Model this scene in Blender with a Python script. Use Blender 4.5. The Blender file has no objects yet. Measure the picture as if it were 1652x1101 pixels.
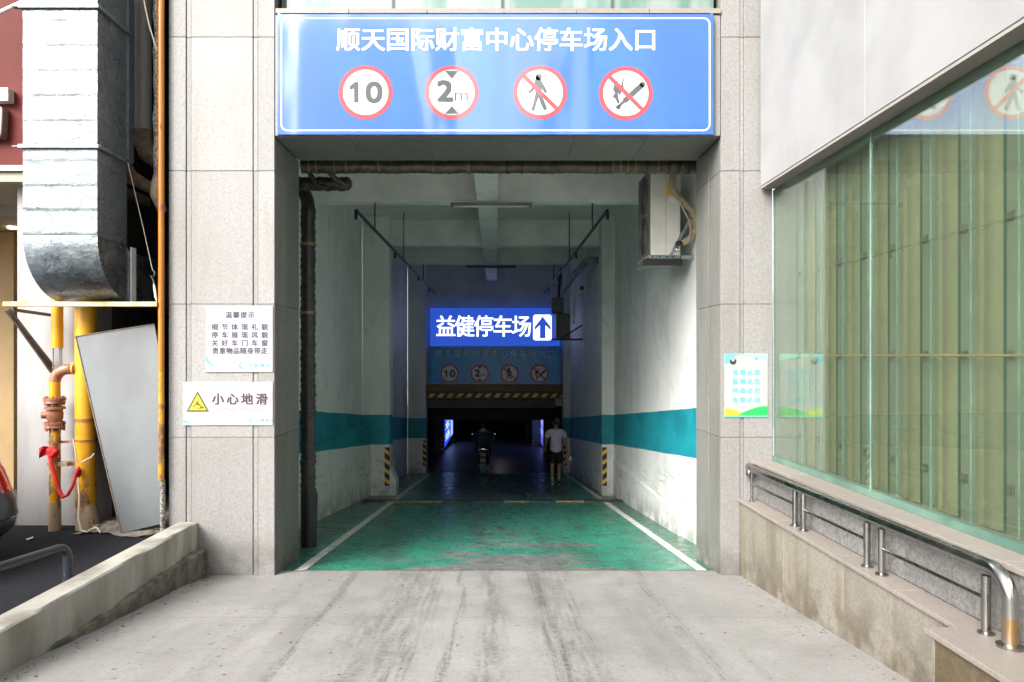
import bpy, bmesh, math, random
from mathutils import Vector, Matrix, noise
from mathutils.geometry import tessellate_polygon
R = math.radians
random.seed(7)
SC = bpy.context.scene
COL = SC.collection

# ------------------------------------------------------------------ camera
EYE = 1.57
F = 1101.0            # focal length in photo pixels
CX, CY = 800.0, 576.0 # vanishing point of the passage in the photo
cam = bpy.data.cameras.new('camera'); co = bpy.data.objects.new('camera', cam); COL.objects.link(co)
cam.sensor_width = 36.0; cam.lens = 36.0 * F / 1652
cam.shift_x = (826 - CX) / 1652; cam.shift_y = (CY - 550.5) / 1652
cam.clip_start = .05; cam.clip_end = 500
co.location = (0, 0, EYE); co.rotation_euler = (R(90), 0, 0)
SC.camera = co

# ------------------------------------------------------------------ world, sun, exposure
W = bpy.data.worlds.new('World'); SC.world = W; W.use_nodes = True
wn = W.node_tree; wn.nodes.clear()
sky = wn.nodes.new('ShaderNodeTexSky'); sky.sky_type = 'NISHITA'; sky.sun_disc = False
SUN_EL, SUN_ROT = 36, 220
sky.sun_elevation = R(SUN_EL); sky.sun_rotation = R(SUN_ROT); sky.dust_density = 6; sky.air_density = 1.0; sky.ozone_density = 1.0
hs = wn.nodes.new('ShaderNodeHueSaturation'); hs.inputs['Saturation'].default_value = .22
bg = wn.nodes.new('ShaderNodeBackground'); bg.inputs[1].default_value = .15
wo = wn.nodes.new('ShaderNodeOutputWorld')
wn.links.new(sky.outputs[0], hs.inputs['Color']); wn.links.new(hs.outputs[0], bg.inputs[0]); wn.links.new(bg.outputs[0], wo.inputs[0])
sun = bpy.data.lights.new('sun', 'SUN'); sun.energy = .95; sun.angle = R(34); sun.color = (1, .97, .92)
so = bpy.data.objects.new('sun', sun); COL.objects.link(so)
d = Vector((math.sin(R(SUN_ROT)) * math.cos(R(SUN_EL)), math.cos(R(SUN_ROT)) * math.cos(R(SUN_EL)), math.sin(R(SUN_EL))))
so.rotation_euler = d.to_track_quat('Z', 'Y').to_euler(); so.location = (0, 0, 30)
SC.view_settings.view_transform = 'Standard'; SC.view_settings.look = 'None'
SC.view_settings.gamma = 1; SC.view_settings.use_curve_mapping = False
SC.view_settings.exposure = 1.72
SC.render.engine = 'CYCLES'
cy = SC.cycles; cy.use_denoising = True; cy.max_bounces = 14; cy.diffuse_bounces = 8; cy.glossy_bounces = 5
cy.transparent_max_bounces = 24; cy.transmission_bounces = 8; cy.sample_clamp_indirect = 6; cy.caustics_reflective = False; cy.caustics_refractive = False

# ------------------------------------------------------------------ measuring
def PX(px, D): return (px - CX) * D / F
def PZ(py, D): return EYE - (py - CY) * D / F
def P(px, py, D): return Vector((PX(px, D), D, PZ(py, D)))
SL = .099
def G(y): return -SL * y      # height of the ramp

# ------------------------------------------------------------------ materials
MATS = {}
class NT:
    def __init__(s, name):
        m = bpy.data.materials.new(name); m.use_nodes = True; s.m = m; s.t = m.node_tree; s.t.nodes.clear()
        s.out = s.n('ShaderNodeOutputMaterial'); s.b = s.n('ShaderNodeBsdfPrincipled'); s.l(s.b.outputs[0], s.out.inputs[0])
        s.pos = s.n('ShaderNodeNewGeometry').outputs['Position']
        MATS[name] = m
    def n(s, ty): return s.t.nodes.new(ty)
    def l(s, a, b): s.t.links.new(a, b)
    def setv(s, sock, v):
        if hasattr(v, 'is_linked') or isinstance(v, bpy.types.NodeSocket): s.l(v, sock)
        elif isinstance(v, (tuple, list)): sock.default_value = tuple(v) + ((1,) if len(v) == 3 and sock.type == 'RGBA' else ())
        else: sock.default_value = v
    def mapped(s, scale=(1, 1, 1), loc=(0, 0, 0)):
        m = s.n('ShaderNodeMapping'); s.l(s.pos, m.inputs[0]); m.inputs['Scale'].default_value = scale; m.inputs['Location'].default_value = loc
        return m.outputs[0]
    def noise(s, scale, detail=4, vec=None, rough=.55, dist=0):
        n = s.n('ShaderNodeTexNoise'); n.inputs['Scale'].default_value = scale; n.inputs['Detail'].default_value = detail
        n.inputs['Roughness'].default_value = rough; n.inputs['Distortion'].default_value = dist
        s.l(vec if vec is not None else s.pos, n.inputs['Vector']); return n.outputs[0]
    def ramp(s, x, lo, hi, a=0., b=1.):
        n = s.n('ShaderNodeMapRange'); s.setv(n.inputs[0], x); n.inputs[1].default_value = lo; n.inputs[2].default_value = hi
        n.inputs[3].default_value = a; n.inputs[4].default_value = b; n.interpolation_type = 'SMOOTHSTEP'; return n.outputs[0]
    def math(s, op, a, b=0., c=None):
        n = s.n('ShaderNodeMath'); n.operation = op; s.setv(n.inputs[0], a); s.setv(n.inputs[1], b)
        if c is not None: s.setv(n.inputs[2], c)
        return n.outputs[0]
    def mix(s, f, a, b):
        n = s.n('ShaderNodeMix'); n.data_type = 'RGBA'; s.setv(n.inputs[0], f); s.setv(n.inputs[6], a); s.setv(n.inputs[7], b); return n.outputs[2]
    def xyz(s, v=None):
        n = s.n('ShaderNodeSeparateXYZ'); s.l(v if v is not None else s.pos, n.inputs[0]); return n.outputs
    def bump(s, h, strength=.3, dist=.01):
        n = s.n('ShaderNodeBump'); n.inputs['Strength'].default_value = strength; n.inputs['Distance'].default_value = dist
        s.l(h, n.inputs['Height']); s.l(n.outputs[0], s.b.inputs['Normal']); return n
    def base(s, c): s.setv(s.b.inputs['Base Color'], c)
    def p(s, **k):
        for a, v in k.items(): s.setv(s.b.inputs[{'rough': 'Roughness', 'metal': 'Metallic', 'spec': 'Specular IOR Level', 'coat': 'Coat Weight', 'coatr': 'Coat Roughness', 'coatior': 'Coat IOR', 'ior': 'IOR', 'em': 'Emission Color', 'es': 'Emission Strength', 'alpha': 'Alpha'}[a]], v)
        return s

def simple(name, c, c2=None, sc=6, rough=.6, metal=0, bump=0, bs=60, stretch=None, lo=.35, hi=.7, **k):
    t = NT(name)
    v = t.mapped(stretch) if stretch else None
    if c2: t.base(t.mix(t.ramp(t.noise(sc, 6, v), lo, hi), c, c2))
    else: t.base(c)
    t.p(rough=rough, metal=metal, **k)
    if bump: t.bump(t.noise(bs, 4, v), bump, .004)
    return t.m

def granite(name, a, b, dark, stain=None, rough=.55, streak=.25):
    t = NT(name)
    g1 = t.noise(75, 3, rough=.75); g2 = t.noise(38, 4, rough=.75); big = t.noise(1.3, 5); 
    c = t.mix(t.ramp(g2, .42, .60), a, b)
    c = t.mix(t.math('MULTIPLY', t.ramp(g1, .56, .66), .55), c, dark)
    st = t.noise(1.0, 6, t.mapped((5, 5, .45)))
    oi = t.n('ShaderNodeObjectInfo'); c = t.mix(t.math('MULTIPLY', oi.outputs['Random'], .28), c, dark)
    if stain:
        x_, y_, z_ = t.xyz(); hh = t.math('ADD', z_, t.math('MULTIPLY', y_, SL))
        gr = t.math('MULTIPLY', t.ramp(hh, .55, .02), t.ramp(t.noise(3.5, 6, rough=.65), .38, .62))
        c = t.mix(t.math('MULTIPLY', gr, .75), c, tuple(v * .55 for v in stain))
        f = t.math('MULTIPLY', t.ramp(st, .46, .78), streak)
        c = t.mix(f, c, stain)
        f2 = t.math('MULTIPLY', t.ramp(big, .5, .75), .35)
        c = t.mix(f2, c, stain)
    t.base(c); t.p(rough=rough); t.bump(g1, .12, .002); return t.m

granite('granite_light', (0.274, 0.266, 0.257), (0.227, 0.221, 0.21), (0.0727, 0.0706, 0.0684), (0.171, 0.158, 0.132), streak=.6)
granite('granite_grey', (0.225, 0.225, 0.207), (0.171, 0.171, 0.158), (0.054, 0.054, 0.054), (0.117, 0.113, 0.09), streak=.6)
granite('granite_warm', (0.279, 0.246, 0.218), (0.234, 0.206, 0.184), (0.112, 0.0945, 0.0837), (0.167, 0.14, 0.112))
granite('granite_face', (0.253, 0.23, 0.19), (0.2, 0.182, 0.149), (0.0744, 0.067, 0.0595), (0.112, 0.0893, 0.0558), streak=.85)
granite('granite_sill', (0.252, 0.246, 0.234), (0.144, 0.144, 0.141), (0.042, 0.042, 0.042), (0.096, 0.09, 0.078))
granite('granite_stained', (0.154, 0.119, 0.07), (0.112, 0.084, 0.049), (0.042, 0.035, 0.021), (0.056, 0.0385, 0.0175), streak=.8)
simple('mortar', (.19, .17, .14), (.1, .09, .07), 8, .9)

# ramp concrete
t = NT('ramp_concrete')
x, y, z = t.xyz()
c = t.mix(t.ramp(t.noise(1.1, 7, rough=.6), .35, .7), (.262, .254, .240), (.212, .205, .193))
c = t.mix(t.math('MULTIPLY', t.ramp(t.noise(45, 5, rough=.8), .5, .64), .6), c, (.15, .145, .135))
c = t.mix(t.math('MULTIPLY', t.ramp(t.noise(70, 3, rough=.75), .57, .66), .55), c, (.34, .33, .315))
c = t.mix(t.math('MULTIPLY', t.ramp(t.noise(22, 5, rough=.7), .5, .72), .35), c, (.12, .115, .11))
strk = t.noise(1.0, 6, t.mapped((3.2, .35, 1)))
c = t.mix(t.math('MULTIPLY', t.ramp(strk, .5, .7), .32), c, (.14, .135, .125))
# tyre tracks running down the ramp
tw = t.math('ADD', x, t.math('MULTIPLY', t.noise(.5, 2), .5))
for cx0, w, a in ((-.85, .30, .62), (.52, .26, .55), (-.05, .12, .65), (1.35, .16, .35), (-1.9, .07, .4)):
    dd = t.math('ABSOLUTE', t.math('SUBTRACT', tw, cx0 + .25))
    f = t.math('MULTIPLY', t.math('MULTIPLY', t.ramp(dd, w * 1.5, 0), t.ramp(t.noise(4, 7, t.mapped((5, .45, 1)), rough=.65), .36, .58)), t.ramp(t.noise(26, 5, t.mapped((.8, 1, 1)), rough=.7), .40, .60, .25, 1))
    c = t.mix(t.math('MULTIPLY', f, a), c, (.075, .07, .062))
for cx0, w in ((-.62, .10), (-.35, .05), (.42, .09), (.68, .05), (1.45, .05), (-1.45, .06)):
    dd = t.math('ABSOLUTE', t.math('SUBTRACT', tw, cx0 + .25))
    f = t.math('MULTIPLY', t.ramp(dd, w, w * .4), t.math('MULTIPLY', t.ramp(t.noise(1, 8, t.mapped((30, .5, 1), (cx0 * 7, 0, 0)), rough=.7), .47, .56), t.ramp(t.noise(30, 4, rough=.75), .42, .52)))
    c = t.mix(t.math('MULTIPLY', f, .62), c, (.06, .057, .05))
jn = t.ramp(t.math('ABSOLUTE', t.math('SUBTRACT', y, 5.55)), .007, .003)
c = t.mix(t.math('MULTIPLY', jn, t.ramp(t.noise(4, 3), .4, .55, .15, .6)), c, (.08, .075, .065))
spots = t.n('ShaderNodeTexVoronoi'); spots.inputs['Scale'].default_value = 9; t.l(t.pos, spots.inputs['Vector'])
sp = t.math('MULTIPLY', t.ramp(spots.outputs['Distance'], .17, .08), t.ramp(t.noise(1.6, 3, t.mapped((1.8, .4, 1))), .47, .60))
c = t.mix(t.math('MULTIPLY', sp, .8), c, (.045, .042, .04))
crk = t.n('ShaderNodeTexVoronoi'); crk.feature = 'DISTANCE_TO_EDGE'; crk.inputs['Scale'].default_value = .55
vv = t.n('ShaderNodeVectorMath'); vv.operation = 'ADD'; t.l(t.pos, vv.inputs[0])
nz = t.n('ShaderNodeTexNoise'); nz.inputs['Scale'].default_value = 3; nz.inputs['Detail'].default_value = 6; t.l(t.pos, nz.inputs[0])
sc_ = t.n('ShaderNodeVectorMath'); sc_.operation = 'SCALE'; sc_.inputs['Scale'].default_value = .35; t.l(nz.outputs['Color'], sc_.inputs[0]); t.l(sc_.outputs[0], vv.inputs[1]); t.l(vv.outputs[0], crk.inputs['Vector'])
c = t.mix(t.math('MULTIPLY', t.ramp(crk.outputs['Distance'], .006, 0), t.math('MULTIPLY', t.ramp(t.noise(1.2, 2), .45, .6), .28)), c, (.08, .075, .065))
t.base(c); t.p(rough=t.ramp(t.noise(3, 4), .3, .7, .5, .8)); t.bump(t.noise(60, 6, rough=.7), .25, .006)

# green floor paint, worn through to concrete
t = NT('green_paint')
x, y, z = t.xyz()
paint = t.mix(t.ramp(t.noise(2.5, 6), .3, .7), (.032, .24, .155), (.035, .16, .11))
conc = t.mix(t.ramp(t.noise(6, 5), .3, .7), (.19, .18, .165), (.12, .118, .108))
w1 = t.noise(1.0, 8, t.mapped((1.15, 3.2, 1), (3.3, 1.1, 0)), rough=.68)
# wear concentrates in the middle and towards the door, where the wheels scrub
cen = t.ramp(t.math('ABSOLUTE', t.math('SUBTRACT', x, .15)), 1.75, .35)
front = t.ramp(y, 11.8, 7.6)
wear = t.math('ADD', w1, t.math('MULTIPLY', t.math('MULTIPLY', cen, front), .15))
edge = t.ramp(y, 7.75, 7.33)
wear = t.math('ADD', wear, t.math('MULTIPLY', edge, t.math('MULTIPLY', cen, .20)))
mask = t.ramp(wear, .615, .66)
c = t.mix(t.math('MULTIPLY', mask, .92), paint, conc)
dirt = t.ramp(t.noise(1.0, 6, t.mapped((2.2, .3, 1))), .48, .72)
c = t.mix(t.math('MULTIPLY', dirt, .55), c, (.045, .06, .05))
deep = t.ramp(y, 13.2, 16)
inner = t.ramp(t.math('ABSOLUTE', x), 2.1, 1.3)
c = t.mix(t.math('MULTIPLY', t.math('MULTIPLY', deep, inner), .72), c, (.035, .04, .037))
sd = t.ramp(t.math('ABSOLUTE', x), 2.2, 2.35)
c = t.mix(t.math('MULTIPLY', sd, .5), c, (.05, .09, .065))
t.base(c); t.p(rough=t.ramp(t.noise(7, 5), .3, .7, .2, .42)); t.bump(t.noise(25, 5), .12, .004)

simple('line_paint', (.62, .61, .57), (.36, .35, .32), 9, .6, lo=.45, hi=.75)
simple('yellow_paint_worn', (.42, .34, .13), (.12, .13, .09), 14, .6)
simple('drain_iron', (.05, .055, .05), (.11, .11, .09), 12, .5, .6)
simple('asphalt', (0.00935, 0.0105, 0.0132), (0.0187, 0.0198, 0.0231), 60, .85, bump=.9, bs=110, spec=.12)
simple('street', (.32, .32, .31), (.26, .26, .25), 2, .85)
simple('kerb_concrete', (0.36, 0.346, 0.302), (0.216, 0.205, 0.173), 3.5, .8, bump=.4, bs=40, stretch=(1, 1, .35))
simple('footing_concrete', (0.162, 0.153, 0.12), (0.06, 0.057, 0.042), 7, .9, bump=.9, bs=14)
simple('rubble', (0.192, 0.162, 0.132), (0.084, 0.072, 0.06), 12, .95, bump=.8, bs=30)
simple('dirt_moss', (.05, .07, .02), (.11, .09, .05), 20, .95)

# painted passage walls with the teal band parallel to the ramp
def wall_mat(name, lo=1.125, hi=1.785, dark=1.0):
    t = NT(name); x, y, z = t.xyz()
    h = t.math('ADD', z, t.math('MULTIPLY', y, SL))
    h = t.math('ADD', h, t.math('MULTIPLY', t.math('SUBTRACT', t.noise(1.2, 5), .5), .035)); h = t.math('ADD', h, t.math('MULTIPLY', t.ramp(t.noise(16, 4, rough=.7), .60, .66), .012))
    band = t.math('MULTIPLY', t.ramp(h, lo, lo + .008), t.ramp(h, hi, hi - .008))
    pl = t.mix(t.ramp(t.noise(.8, 6), .35, .72), (.74 * dark, .745 * dark, .725 * dark), (.64 * dark, .645 * dark, .625 * dark))
    dirty = t.math('MULTIPLY', t.ramp(t.noise(1, 6, t.mapped((2.5, 2.5, .35))), .48, .75), .4)
    pl = t.mix(dirty, pl, (.40 * dark, .43 * dark, .39 * dark))
    low = t.math('MULTIPLY', t.ramp(h, .5, .0), t.ramp(t.noise(4, 5), .35, .6))
    pl = t.mix(t.math('MULTIPLY', low, .65), pl, (.16, .17, .13))
    scr = t.math('MULTIPLY', t.ramp(t.noise(9, 4, t.mapped((1, .35, 2.5)), rough=.7), .66, .70), .5)
    pl = t.mix(scr, pl, (.26, .27, .25))
    rub = t.math('MULTIPLY', t.math('MULTIPLY', t.ramp(h, .35, .5), t.ramp(h, .95, .7)), t.ramp(t.noise(6, 6, t.mapped((1, .22, 3.5)), rough=.7), .56, .62))
    pl = t.mix(t.math('MULTIPLY', rub, .55), pl, (.14, .15, .14))
    patch = t.ramp(t.noise(1.4, 2, dist=1.2), .60, .61)
    pl = t.mix(t.math('MULTIPLY', patch, .35), pl, (.52, .53, .51))
    teal = t.mix(t.ramp(t.noise(1.6, 4), .4, .65), (.008, .27, .33), (.005, .19, .24))
    teal = t.mix(t.math('MULTIPLY', t.ramp(t.noise(3.5, 6, dist=.6), .66, .69), .6), teal, (.04, .42, .48))
    t.base(t.mix(band, pl, teal)); t.p(rough=.55); t.bump(t.noise(14, 5), .15, .004)
wall_mat('passage_wall')
simple('ceiling_concrete', (.74, .74, .72), (.58, .59, .57), 1.6, .8, bump=.15, bs=20)
simple('back_wall', (.55, .56, .54), (.45, .46, .44), 1.5, .8)
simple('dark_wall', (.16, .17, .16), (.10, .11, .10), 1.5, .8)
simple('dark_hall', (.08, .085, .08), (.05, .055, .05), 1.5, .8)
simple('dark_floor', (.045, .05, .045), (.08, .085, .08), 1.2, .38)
simple('white_render', (0.298, 0.298, 0.294), (0.246, 0.246, 0.24), 1.3, .75, bump=.08, bs=20)
simple('white_wall_outdoor', (0.322, 0.313, 0.31), (0.257, 0.244, 0.239), 1.6, .8, lo=.42, hi=.75, stretch=(3, 3, .5))
simple('soffit_taupe', (0.288, 0.264, 0.24), (0.24, 0.22, 0.2), 2, .7)
simple('recess_wall', (.035, .035, .033), (.065, .062, .055), 3, .9)  # near-black with a slightly lighter mottle
simple('red_panel', (.12, .018, .014), (.085, .014, .011), 1, .6, spec=.15)
simple('cream_panel', (0.347, 0.308, 0.224), (0.28, 0.246, 0.179), 2, .6)
simple('tan_wall', (0.294, 0.196, 0.084), (0.224, 0.14, 0.056), 1.5, .7)
simple('letter_relief', (0.294, 0.231, 0.21), (0.21, 0.14, 0.126), 6, .5)
simple('white_metal', (.72, .72, .70), (.6, .6, .58), 5, .4)

# galvanised sheet: dull aged sections, a newer shiny bend
for nm_, me_, f_ in (('galvanised', .45, 1.05), ('galvanised_new', .9, 2.0)):
  t = NT(nm_)
  v = t.n('ShaderNodeTexVoronoi'); v.inputs['Scale'].default_value = 38; t.l(t.pos, v.inputs['Vector'])
  sx = t.xyz(v.outputs['Color'])[0]
  c = t.mix(t.ramp(sx, 0, 1), tuple(q * f_ for q in (.115, .135, .148)), tuple(q * f_ for q in (.17, .192, .205)))
  c = t.mix(t.math('MULTIPLY', t.ramp(t.noise(2.2, 6), .45, .7), .4), c, (.15, .185, .21))
  t.base(c); t.p(metal=me_, rough=t.ramp(t.noise(3, 6), .35, .65, .24, .50)); t.bump(t.math('ADD', t.noise(3.5, 4, dist=.5), t.math('MULTIPLY', t.noise(14, 3, t.mapped((1, 1, 2))), .25)), .5, .03)
simple('zinc_angle', (.22, .26, .27), (.14, .17, .18), 10, .45, .6)
simple('shelf_iron', (0.49, 0.42, 0.294), (0.434, 0.252, 0.084), 4, .5, .1, lo=.45, hi=.6)
simple('brace_iron', (0.16, 0.128, 0.104), (0.088, 0.072, 0.06), 8, .6, .3)

def rusty(name, paint, rust, amt, sc=5):
    t = NT(name)
    f = t.ramp(t.noise(sc, 8, t.mapped((1.2, 1.2, .55)), rough=.65), amt, amt + .08)
    r2 = t.mix(t.ramp(t.noise(25, 4), .35, .65), rust, tuple(q * .55 for q in rust))
    p2 = t.mix(t.ramp(t.noise(2, 4), .3, .7), paint, tuple(q * .8 for q in paint))
    t.base(t.mix(f, p2, r2)); t.p(rough=t.ramp(f, 0, 1, .35, .85)); t.bump(t.noise(50, 5), .3, .003)
rusty('yellow_pipe', (0.637, 0.315, 0.009), (0.21, 0.0975, 0.0413), .66)
rusty('yellow_pipe_rusted', (0.585, 0.27, 0.009), (0.203, 0.101, 0.0488), .50)
rusty('orange_pipe', (0.465, 0.165, 0.015), (0.165, 0.0675, 0.03), .60)
rusty('rusty_iron', (.30, .12, .06), (.22, .08, .045), .5, 12)
rusty('bare_pipe', (.34, .24, .16), (.24, .12, .07), .5)
simple('grey_pvc', (.38, .38, .34), (.27, .27, .24), 5, .45, stretch=(1, 1, .3))
simple('brown_wrap', (.27, .20, .13), (.12, .09, .06), 14, .7, bump=.6, bs=40)
simple('speckled_wrap', (.30, .28, .25), (.06, .06, .055), 45, .7, bump=.8, bs=50, lo=.45, hi=.55)
simple('black_wrap', (0.0126, 0.0126, 0.0119), (0.035, 0.0315, 0.0252), 18, .42, bump=.6, bs=30)
simple('bronze_wrap', (.10, .085, .055), (.045, .042, .035), 9, .38, .35, bump=.5, bs=40)
simple('tape_wrap', (.22, .165, .075), (.10, .08, .04), 20, .5)
simple('black_pipe', (.012, .010, .010), None, rough=.5)
simple('navy_pipe', (.014, .019, .026), (.16, .16, .15), 24, .35, lo=.66, hi=.70)
simple('sheet_board', (0.145, 0.157, 0.165), (0.107, 0.116, 0.12), 2.2, .5, lo=.3, hi=.7, stretch=(1, 1, .5), bump=.3, bs=5)
simple('board_edge', (.20, .14, .10), (.1, .08, .06), 20, .8)
simple('red_cloth', (0.525, 0.0112, 0.015), (0.338, 0.006, 0.009), 8, .8)
simple('white_cord', (0.434, 0.399, 0.336), None, rough=.7)
simple('litter_paper', (.8, .78, .75), None, rough=.8)
t = NT('stainless')
c = t.mix(t.ramp(t.noise(3, 3), .3, .7), (.40, .39, .37), (.27, .265, .255))
t.base(c); t.p(metal=1, rough=t.ramp(t.noise(8, 4), .3, .7, .17, .3))
t = NT('stainless_golden')
z_ = t.xyz()[2]
g = t.math('MULTIPLY', t.ramp(z_, .36, .22), t.ramp(t.noise(5, 4), .3, .6))
t.base(t.mix(g, (.52, .5, .48), (.50, .31, .10))); t.p(metal=1, rough=.25)

# architectural glass: tinted see-through sheet with a coated reflection
def glass(name, tint, ior=2.0, rough=0.0, frost=None):
    t = NT(name); t.t.nodes.remove(t.b)
    tr = t.n('ShaderNodeBsdfTransparent'); tr.inputs[0].default_value = (*tint, 1)
    gl = t.n('ShaderNodeBsdfGlossy'); gl.inputs['Roughness'].default_value = rough; gl.inputs[0].default_value = (.9, 1, .96, 1)
    geo = t.n('ShaderNodeNewGeometry'); dt = t.n('ShaderNodeVectorMath'); dt.operation = 'DOT_PRODUCT'; t.l(geo.outputs['Normal'], dt.inputs[0]); t.l(geo.outputs['Incoming'], dt.inputs[1])
    om = t.math('SUBTRACT', 1, t.math('ABSOLUTE', dt.outputs['Value'])); f0 = ((ior - 1) / (ior + 1)) ** 2
    fres = t.math('MULTIPLY_ADD', t.math('POWER', om, 4.2), 1 - f0, f0)
    mx = t.n('ShaderNodeMixShader'); t.l(fres, mx.inputs[0])
    base = tr.outputs[0]
    if frost:
        df = t.n('ShaderNodeBsdfDiffuse'); df.inputs[0].default_value = (*frost[0], 1)
        m2 = t.n('ShaderNodeMixShader')
        f = t.ramp(t.noise(1.5, 5), .3, .75, frost[1] * .5, frost[1]); t.l(f, m2.inputs[0]); t.l(base, m2.inputs[1]); t.l(df.outputs[0], m2.inputs[2]); base = m2.outputs[0]
    t.l(base, mx.inputs[1]); t.l(gl.outputs[0], mx.inputs[2]); t.l(mx.outputs[0], t.out.inputs[0]); return t.m
glass('window_glass', (.945, .98, .945), 1.9, 0, ((.15, .18, .13), .18))
glass('fin_glass', (.30, .55, .45), 1.5, .05, ((.03, .14, .11), .6))
simple('upper_glass', (0.077, 0.162, 0.131), (0.2, 0.246, 0.223), 1.1, .12, coat=1, lo=.45, hi=.55, stretch=(1.2, 1, .3))
simple('glass_edge', (0.294, 0.434, 0.392), (0.175, 0.315, 0.266), 5, .2)
simple('screen_fabric', (0.208, 0.204, 0.108), (0.168, 0.168, 0.088), .9, .75)
simple('screen_band', (0.183, 0.208, 0.14), (0.149, 0.174, 0.115), 1.2, .5)
simple('clip_metal', (.085, .08, .045), (.11, .10, .06), 20, .5)
simple('tan_cord', (.40, .25, .08), None, rough=.6)
simple('green_channel', (.13, .23, .18), (.07, .14, .11), 3, .3)
simple('mullion', (.05, .07, .06), None, rough=.4)

# printed vinyl: colour flat, slack glossy film (one shared ripple so that print and ground reflect alike)
def vinyl(name, c, rough=.09, wav=1.0, coat=1.0, mott=None):
    t = NT(name)
    if mott: t.base(t.mix(t.ramp(t.noise(2.2, 5, t.mapped((1, 1, .5))), .35, .7), c, mott))
    else: t.base(c)
    t.p(rough=.5, coat=coat, coatr=rough, coatior=1.75)
    h = t.math('ADD', t.noise(.9, 1.0, t.mapped((1.5, 1, .35))), t.math('MULTIPLY', t.noise(2.0, 1, t.mapped((1.6, 1, .5))), .10))
    b = t.n('ShaderNodeBump'); b.inputs['Strength'].default_value = 1; b.inputs['Distance'].default_value = .05 * wav
    t.l(h, b.inputs['Height']); t.l(b.outputs[0], t.b.inputs['Coat Normal']); return t.m
BL = (.004, .08, .37)
vinyl('vinyl_blue', BL, mott=(.006, .105, .39)); vinyl('vinyl_white', (.55, .55, .55)); vinyl('vinyl_red', (.52, .02, .03)); vinyl('vinyl_black', (.035, .042, .045))
def pr(name, c, rough=.5, **k): return simple(name, c, None, rough=rough, **k)
pr('print_white', (0.331, 0.331, 0.327)); pr('print_black', (.02, .02, .022)); pr('print_purple', (0.045, 0.01, 0.05)); pr('print_ink', (.03, .02, .06))
pr('print_yellow', (0.6, 0.525, 0.015)); pr('print_olive', (.08, .075, .01)); pr('print_cyan', (0.112, 0.495, 0.585)); pr('print_green', (0.015, 0.375, 0.075)); pr('print_mint', (0.262, 0.6, 0.413))
pr('print_lime', (0.375, 0.51, 0.0225)); pr('print_blue_text', (.10, .40, .52)); pr('print_logo', (.03, .32, .50)); pr('print_grey', (.30, .28, .33)); pr('print_leaf', (0.12, 0.54, 0.27)); pr('print_sky', (0.315, 0.555, 0.66))
pr('print_red', (.60, .02, .04)); pr('print_cream', (.80, .77, .70)); pr('dull_blue', (.008, .15, .36), .35); pr('dull_cyan_text', (.50, .82, .84))
simple('print_dull_blue', (.004, .24, .60), (.01, .32, .72), 2.5, .3)
def lit(name, c, e):
    t = NT(name); t.base(tuple(q * .5 for q in c)); t.p(em=(*c, 1), es=e, rough=.4); return t.m
lit('lit_blue', (.03, .12, .80), .20); lit('lit_white', (.9, .92, 1.0), .55)
lit('led_blue', (.03, .06, .75), .4); lit('led_pale', (.28, .38, .95), .5); lit('led_purple', (.10, .10, .50), .35); lit('led_lime', (.5, .8, .3), .5)
lit('tube_lit', (1, .93, .93), 7); lit('lobby_lamp', (1, .62, .25), 6)
simple('stripe_yellow', (.85, .55, .06), (.70, .42, .05), 20, .45); simple('stripe_black', (.02, .02, .02), None, rough=.5)
simple('barrier_brown', (.22, .11, .03), (.12, .06, .02), 6, .6, stretch=(.4, 1, 2)); simple('barrier_dark', (.05, .045, .035), (.08, .07, .05), 5, .6)
simple('ac_white', (.72, .72, .66), (.62, .62, .56), 4, .4); simple('ac_grey', (.22, .22, .19), (.15, .15, .13), 4, .5); simple('ac_fan', (.03, .03, .03), None, rough=.5)
simple('ac_dull', (.16, .17, .155), (.11, .12, .11), 8, .55)
simple('hose', (0.44, 0.352, 0.216), (0.336, 0.256, 0.144), 18, .6, bump=.5, bs=60)
simple('bracket_steel', (.30, .36, .36), (.2, .24, .24), 20, .4, .6)
simple('sticker_yellow', (.75, .55, .03)); simple('duct_white', (.34, .36, .33), (.22, .23, .21), 5, .5)
simple('skin', (.42, .24, .16), None, rough=.55); simple('shirt_white', (.68, .65, .78), (.58, .55, .68), 6, .85); simple('shorts_black', (.010, .012, .011), None, rough=.9)
simple('hair_black', (.010, .009, .009), (.02, .018, .016), 60, .5); simple('shoe_black', (.02, .02, .02), None, rough=.6); simple('shoe_white', (.7, .72, .75), None, rough=.6); simple('sole', (.35, .31, .27), None, rough=.8)
simple('bag_silver', (.66, .68, .64), (.40, .42, .40), 18, .25, .4)
simple('jacket_navy', (.012, .028, .045), None, rough=.8); simple('trousers_dark', (.012, .012, .014), None, rough=.8)
simple('scooter_black', (.015, .015, .016), None, rough=.3, coat=1); simple('rubber', (.012, .012, .012), None, rough=.8); simple('chrome', (.7, .7, .7), None, rough=.12, metal=1)
simple('plate_dull', (.24, .25, .23), None, rough=.5); simple('plate_green', (.04, .13, .08), None, rough=.5); simple('tail_red_dark', (.12, .02, .012), None, rough=.2)
simple('car_grey', (.05, .052, .058), (.045, .046, .052), 2, .42, .4, coat=.35, coatr=.1); simple('car_glass', (.01, .012, .013), None, rough=.05, coat=1); simple('car_plastic', (.02, .02, .021), None, rough=.5)
simple('lamp_red', (0.496, 0.0096, 0.024), (0.4, 0.008, 0.016), 8, .15, coat=1)
simple('facade_far', (.20, .22, .24), (.16, .18, .20), .2, .6); simple('facade_window', (.03, .04, .05), None, rough=.1)
simple('leaf', (.05, .10, .02), (.09, .14, .03), 30, .7)

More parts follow.
